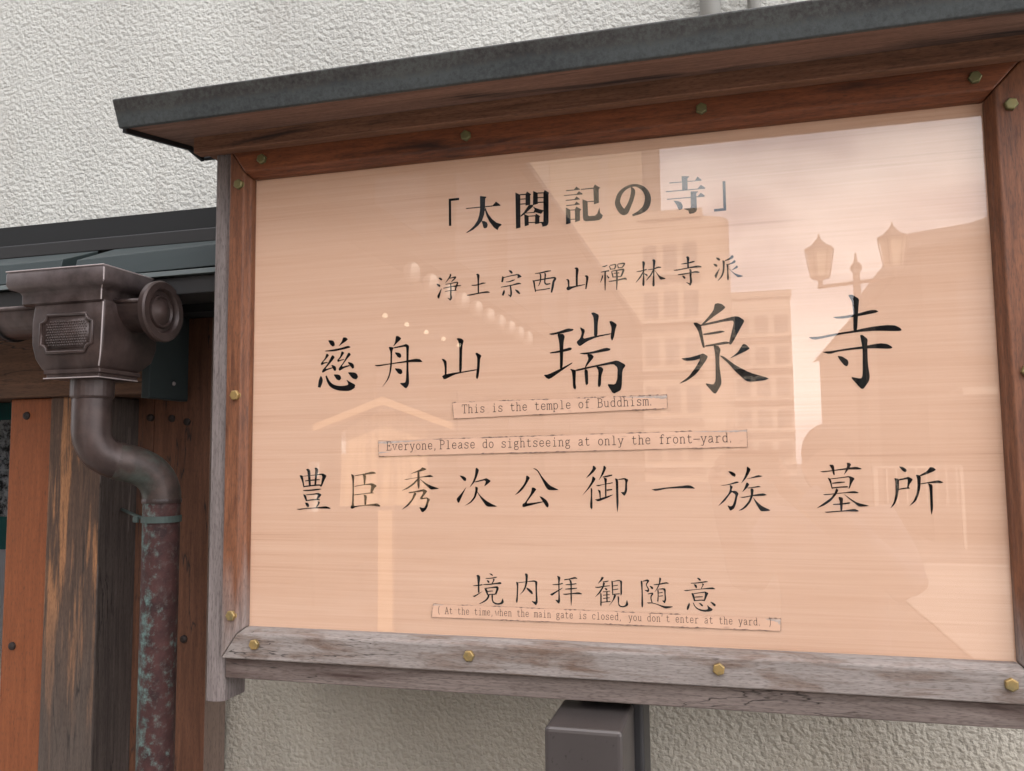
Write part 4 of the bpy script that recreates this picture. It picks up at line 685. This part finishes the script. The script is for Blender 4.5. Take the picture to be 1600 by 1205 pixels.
# wooden information board with a gabled roof on one post
ib = thing('information_board', 'sunlit pentagonal wooden information board with small gabled roof on one post', 'sign', (-2.22, Y(7.0), 0))
th = R(14); ex = Vector((math.cos(th), -math.sin(th), 0)); ey = Vector((math.sin(th), math.cos(th), 0)); o_ = Vector((-2.22, Y(7.0), 0))
class LB(MB):
    def build(s, *a, **k):
        s.v = [tuple(o_ + ex*v[0] + ey*v[1] + Vector((0, 0, v[2]))) for v in s.v]; return MB.build(s, *a, **k)
LB().prism([(-.40,1.13),(.40,1.13),(.385,1.80),(0,2.0),(-.385,1.80)], 'y', 0, .03).build('board', M['info_face'], ib)
LB().prism([(-.39,1.60),(-.35,1.60),(-.35,1.80),(-.39,1.79)], 'y', .031, .036).build('paper_slip', M['white'], ib)
for sg in (-1, 1): LB().prism([(0,2.10),(sg*.62,1.86),(sg*.62,1.80),(0,2.03)], 'y', -.12, .16).build('roof_plank', M['info_wood'], ib)
LB().box(-.065,.065,-.13,-.002,0,2.0).build('post', M['info_wood'], ib)
# twin-lantern street lamp
lp = thing('street_lamp', 'dark iron street lamp with two lanterns on a crossbar against the sky', 'street lamp', (CX+1.97, Y(14), 0))
X, YY = CX+1.97, Y(14)
MB().lathe((X, YY, 0), (0,0,1), [(0,.16),(.5,.14),(.55,.09),(4.42,.055),(4.46,.09),(4.52,.09),(4.60,.03),(4.74,.01)], 16).build('pole', M['lamp_iron'], lp, smooth=False)
LZ, CB, SB = 4.26, math.cos(R(22)), math.sin(R(22))
MB().tube([(X-.60*CB,YY-.60*SB,LZ),(X+.60*CB,YY+.60*SB,LZ)], .03, 10).build('crossbar', M['lamp_iron'], lp)
for sx in (-.56, .56):
    lx, ly = X+sx*CB, YY+sx*SB
    fr_ = MB().lathe((lx, ly, LZ), (0,0,1), [(0,.03),(.11,.045),(.14,.15),(.16,.15)], 6).build('lantern', M['lamp_iron'], lp)
    MB().lathe((lx, ly, LZ+.16), (0,0,1), [(0,.145),(.44,.215)], 6).build('lantern_glass', M['lamp_glass'], fr_)
    cgs = MB()
    for k in range(6):
        a = k*math.pi/3; cgs.tube([(lx+.148*math.cos(a), ly+.148*math.sin(a), LZ+.16), (lx+.219*math.cos(a), ly+.219*math.sin(a), LZ+.60)], .011, 6)
    cgs.build('lantern_frame', M['lamp_iron'], fr_)
    MB().lathe((lx, ly, LZ+.60), (0,0,1), [(0,.245),(.03,.245),(.09,.13),(.18,.05),(.20,.026),(.28,.008)], 6).build('lantern_cap', M['lamp_iron'], fr_)
# long dark timber house on the left with eave, lamps and paper lanterns
hs = thing('dark_house', 'long dark timber house with deep eave along the left of the street', 'house', (-4.6, Y(10), 0))
MB().box(-12, -4.6, Y(60), Y(4.6), 0, 9.4).build('wall', M['dark_house'], hs)
MB().loft([[(-4.3, y, 9.35), (-12, y, 12.2), (-12, y, 12.4), (-4.3, y, 9.55)] for y in (Y(60.5), Y(4.2))]).build('roof', M['dark_roof'], hs)
MB().loft([[(-3.15, y, 4.22), (-4.6, y, 4.75), (-4.6, y, 4.95), (-3.15, y, 4.34)] for y in (Y(30), Y(5.5))]).build('eave', M['dark_house'], hs)
wn_ = [( -4.6, 8.0+4*i, z) for i in range(9) for z in (1.0, 5.6)]
for x, d, z in wn_:
    MB().box(x+.002, x+.05, Y(d+2.2), Y(d), z, z+1.9).build('shutter', M['dark_roof'], hs)
for i, d in enumerate((9.85, 10.6, 11.35, 12.1, 12.85)):
    l_ = tag(MB().lathe((-3.47, Y(d), 3.42), (0,0,-1), [(0,.015),(.015,.032),(.05,.036),(.06,.02)], 10).build('eave_lamp', M['lit'], org=(-3.47, Y(d), 3.4)), 'small warm lit lamp in a row under the dark house eave', 'lamp', 'small lit lamps under the eave')
def lantern(x, y, z, r):
    t = thing('paper_lantern', 'white round paper lantern hanging in a row under the dark house eave', 'lantern', (x, y, z), 'paper lanterns hanging under the eave')
    MB().lathe((x, y, z-r*1.15), (0,0,1), [(0,r*.4),(.1*r,r*.62),(.45*r,r*.93),(1.15*r,r),(1.85*r,r*.93),(2.2*r,r*.62),(2.3*r,r*.4)], 16).build('shade', M['paper'], t, smooth=True)
    for zz in (z-r*1.3, z+r*1.12): MB().lathe((x, y, zz), (0,0,1), [(0,r*.42),(.18*r,r*.42)], 14).build('hoop', M['lamp_iron'], t)
    return t
lt = lantern(-3.2, Y(10.1), 3.98, .115)
for i in range(1, 10):
    c0 = lt.copy(); COL.objects.link(c0); c0.location = (-3.2, Y(10.1+.71*i), 3.98)
    for ch in list(lt.children):
        c1 = ch.copy(); COL.objects.link(c1); c1.parent = c0
def block(name, label, x0, x1, d0, d1, h, mat, floors=0, cols=0, wz=1.5, strips=0, face='front', curve=False):
    t = thing(name, label, 'building', ((x0+x1)/2, Y(d0), 0))
    if curve:
        pts = [(x0, Y(d0)), (x0, Y(d1)), (x1, Y(d1))] + [(x1-1.6+1.6*math.cos(a), Y(d0)-1.6+1.6*math.sin(a)) for a in [R(k*15) for k in range(7)]]
        MB().prism(pts, 'z', 0, h).build('wall', mat, t)
    else: MB().box(x0, x1, Y(d1), Y(d0), 0, h).build('wall', mat, t)
    MB().box(x0-.1, x1+(.1 if not curve else -1.5), Y(d1)-.1, Y(d0)+.12, h, h+.5).build('parapet', mat, t)
    xe = x1-1.7 if curve else x1
    for f in range(floors):
        z = 1.2 + f*(h-1.5)/floors
        for c in range(cols):
            wd = (xe-x0)/cols; xa = x0+wd*(c+.15)
            MB().box(xa, xa+wd*.7, Y(d0)+.002, Y(d0)+.03, z, z+(h-1.5)/floors*.55).build('window', M['glass_dark'], t)
        if cols: MB().box(x0, xe, Y(d0)+.001, Y(d0)+.35, z-.35, z-.2).build('balcony', M['grey_render'], t)
    for k in range(strips):
        xa = x0+(x1-x0)*(k+.3)/strips; MB().box(xa, xa+(x1-x0)/strips*.16, Y(d0)+.001, Y(d0)+.3, 0, h).build('pilaster', M['grey_render'], t)
    return t
block('tall_building', 'tall beige building with pale vertical pilasters rising beyond the dark house', -14.5, -5.25, 62, 80, 33, M['beige'], 0, 0, strips=2)
block('rounded_building', 'tan apartment building with rounded right corner at the street end', -4.3, .95, 50, 61, 15.8, M['tan'], 5, 3, curve=True)
block('low_building', 'smaller grey apartment block right of the rounded building', 1.0, 5.2, 64, 76, 13.2, M['grey_render'], 5, 3)
er = thing('tiled_house', 'dark tiled two storey house along the right of the street', 'house', (9, Y(30), 0))
MB().box(5.5, 12, Y(48), Y(22), 0, 6.7).build('wall', M['tan'], er)
MB().loft([[(5.2, y, 6.6), (8.6, y, 7.7), (12.3, y, 6.6), (8.6, y, 7.4)] for y in (Y(48.5), Y(21.6))]).build('roof', M['dark_roof'], er)
fr2 = thing('corner_house', 'dark gabled corner house behind the twin lantern street lamp', 'house', (7, Y(16), 0))
MB().prism([(4.15,0),(12,0),(12,6.0),(4.15,5.2)], 'y', Y(21), Y(16)).build('wall', M['dark_house'], fr2)
MB().prism([(3.9,5.12),(12,6.05),(12,6.25),(3.9,5.38)], 'y', Y(21.4), Y(15.6)).build('roof', M['dark_roof'], fr2)
for xa in (4.7, 6.4, 8.1): MB().box(xa, xa+1.1, Y(16)+.002, Y(16)+.04, 3.2, 4.6).build('window', M['glass_dark'], fr2)
MB().box(4.5, 9, Y(16)+.002, Y(16)+.9, 2.5, 2.62).build('awning', M['grey_render'], fr2)
ab = thing('street_board', 'narrow white sunlit board on a thin stand left of the information board', 'sign', (-3.46, Y(8), 0))
LBx = MB().box(-3.52, -3.40, Y(8), Y(8)+.02, 1.36, 1.52).build('white_panel', M['white'], ab); MB().box(-3.53, -3.41, Y(8), Y(8)+.02, 1.00, 1.18).build('white_panel', M['white'], ab)
MB().box(-3.48, -3.45, Y(8)-.02, Y(8)-.002, 0, 1.55).build('stand', M['lamp_iron'], ab)
rl = thing('guard_rail', 'pale metal guard rail at the kerb before the corner house', 'railing', (3.7, Y(15), 0))
mb = MB()
for i in range(9): mb.box(3.1+i*.15, 3.125+i*.15, Y(15)-.012, Y(15)+.012, .72, 1.30)
mb.build('baluster', M['grey_render'], rl)
MB().box(3.05, 4.4, Y(15)-.02, Y(15)+.02, 1.30, 1.34).build('top_rail', M['grey_render'], rl)
for xx in (3.06, 4.36): MB().box(xx, xx+.05, Y(15)-.025, Y(15)+.025, 0, 1.34).build('rail_post', M['grey_render'], rl)

# the photographer, standing before the board
pr = thing('person', 'person in grey shirt holding a phone up towards the notice board', 'person', (1.13, -1.66, 0))
def blob(name, mat, fn, vox=.012, sm=6):
    mb = MB(); fn(mb); o = mb.build(name, mat, pr, smooth=True)
    r = o.modifiers.new('remesh', 'REMESH'); r.mode = 'VOXEL'; r.voxel_size = vox; r.use_smooth_shade = True
    s_ = o.modifiers.new('smooth', 'SMOOTH'); s_.iterations = sm; s_.factor = .5; return o
BX, BY = 1.13, -1.66
HL, HR = Vector((.775, -1.352, 1.50)), Vector((.968, -1.400, 1.50))
EL, ER = Vector((BX-.27, -1.53, 1.14)), Vector((BX+.21, -1.52, 1.13))
SL, SR = Vector((BX-.175, BY+.01, 1.31)), Vector((BX+.175, BY-.01, 1.31))
def fbody(mb):
    mb.ball((BX, BY+.035, 1.515), .095, 10, (.80, .98, 1.18)); mb.ball((BX, BY+.10, 1.475), .05, 8, (.9, .8, .9))
    mb.ball((BX, BY+.137, 1.505), .016, 6, (.8, 1.1, 1.5)); mb.ball((BX-.078, BY+.03, 1.51), .022, 6, (.4, .8, 1.3)); mb.ball((BX+.078, BY+.03, 1.51), .022, 6, (.4, .8, 1.3))
    mb.tube([(BX, BY, 1.27), (BX, BY+.02, 1.38), (BX, BY+.03, 1.47)], [.075, .056, .055], 14)
    mb.tube([(BX, BY, .95), (BX, BY, 1.1), (BX, BY+.01, 1.22), (BX, BY, 1.31)], [.12, .11, .12, .07], 16)
    for s_, e_, h_ in ((SL, EL, HL), (SR, ER, HR)):
        mb.tube([(BX, BY, 1.29), s_, e_], [.06, .05, .040], 12); mb.tube([e_, e_.lerp(h_, .3), h_ + Vector((0, -.05, -.05))], [.042, .040, .026], 12)
        mb.ball(h_ + Vector((0, -.03, -.02)), .034, 8, (.9, .6, 1.2))
    for sx in (-1, 1):
        mb.tube([(BX+sx*.08, BY, .95), (BX+sx*.10, BY+.01, .50), (BX+sx*.11, BY-.02, .09), (BX+sx*.11, BY+.04, .05)], [.085, .055, .038, .035], 12)
blob('body', M['skin'], fbody, .009, 4)
hd = MB()
for h_, sg in ((HL, -1), (HR, 1)):
    for k in range(4):
        b = h_ + Vector((sg*-.004, -.022, .022 - k*.019)); hd.tube([b, b+Vector((sg*.004, .022, .004)), b+Vector((-sg*.022, .034, .003)), b+Vector((-sg*(.034+.004*(k in (1, 2))), .026, 0))], [.0088, .0085, .008, .0065], 8)
    b = h_ + Vector((0, -.03, .02)); hd.tube([b, b+Vector((-sg*.018, -.006, .022)), b+Vector((-sg*.036, .002, .026))], [.010, .0095, .0075], 8)
hd.build('fingers', M['skin'], pr, smooth=True)
def fshirt(mb):
    mb.tube([(BX, BY, .90), (BX, BY, 1.08), (BX, BY+.01, 1.19), (BX, BY, 1.31), (BX, BY, 1.36)], [.175, .165, .185, .13, .075], 20)
    for s_, e_, h_ in ((SL, EL, HL), (SR, ER, HR)):
        mb.tube([(BX, BY, 1.27), s_, s_.lerp(e_, .5), e_], [.08, .078, .066, .060], 14); mb.tube([e_, e_.lerp(h_, .45), e_.lerp(h_, .8)], [.060, .052, .044], 14)
blob('shirt', M['shirt'], fshirt, .012, 6)
def ftr(mb):
    mb.tube([(BX, BY, .97), (BX, BY, .86)], [.165, .165], 18)
    for sx in (-1, 1): mb.tube([(BX+sx*.085, BY, .9), (BX+sx*.10, BY+.012, .5), (BX+sx*.11, BY-.015, .10)], [.105, .078, .066], 14)
blob('trousers', M['trouser'], ftr)
def fhair(mb): mb.ball((BX, BY+.018, 1.55), .102, 10, (.84, 1.0, 1.0)); mb.ball((BX, BY-.03, 1.50), .085, 8, (.95, .8, 1.1))
blob('hair', M['hair'], fhair)
for sx in (-1, 1): MB().loft([[(BX+sx*.11+a*w_, BY+.02+b*ln, z) for a, b in ((-1,-1),(1,-1),(1,.5),(.6,1),(-.6,1),(-1,.5))] for w_, ln, z in ((.045,.13,.021),(.045,.13,.05),(.038,.09,.09))]).build('shoe', M['shoe'], pr, bevel=.01)
ph = MB(); pc = Vector((CX, CY, CZ)) - fwd*.012
for s0, s1, mat_ in ((-.030, .130, 'phone'),):
    q = []
    for d0 in (-.0085, 0):
        q.append([pc + fwd*d0 + rt2*a + up2*b for a, b in ((-.030, -.060), (.130, -.060), (.130, .016), (-.030, .016))])
    ph.loft(q)
pho = ph.build('phone', M['phone'], org=pc, bevel=.003); tag(pho, 'black phone held sideways by the person before the notice board', 'phone')
for o in bpy.data.objects:
    if '_org' in o: del o['_org']
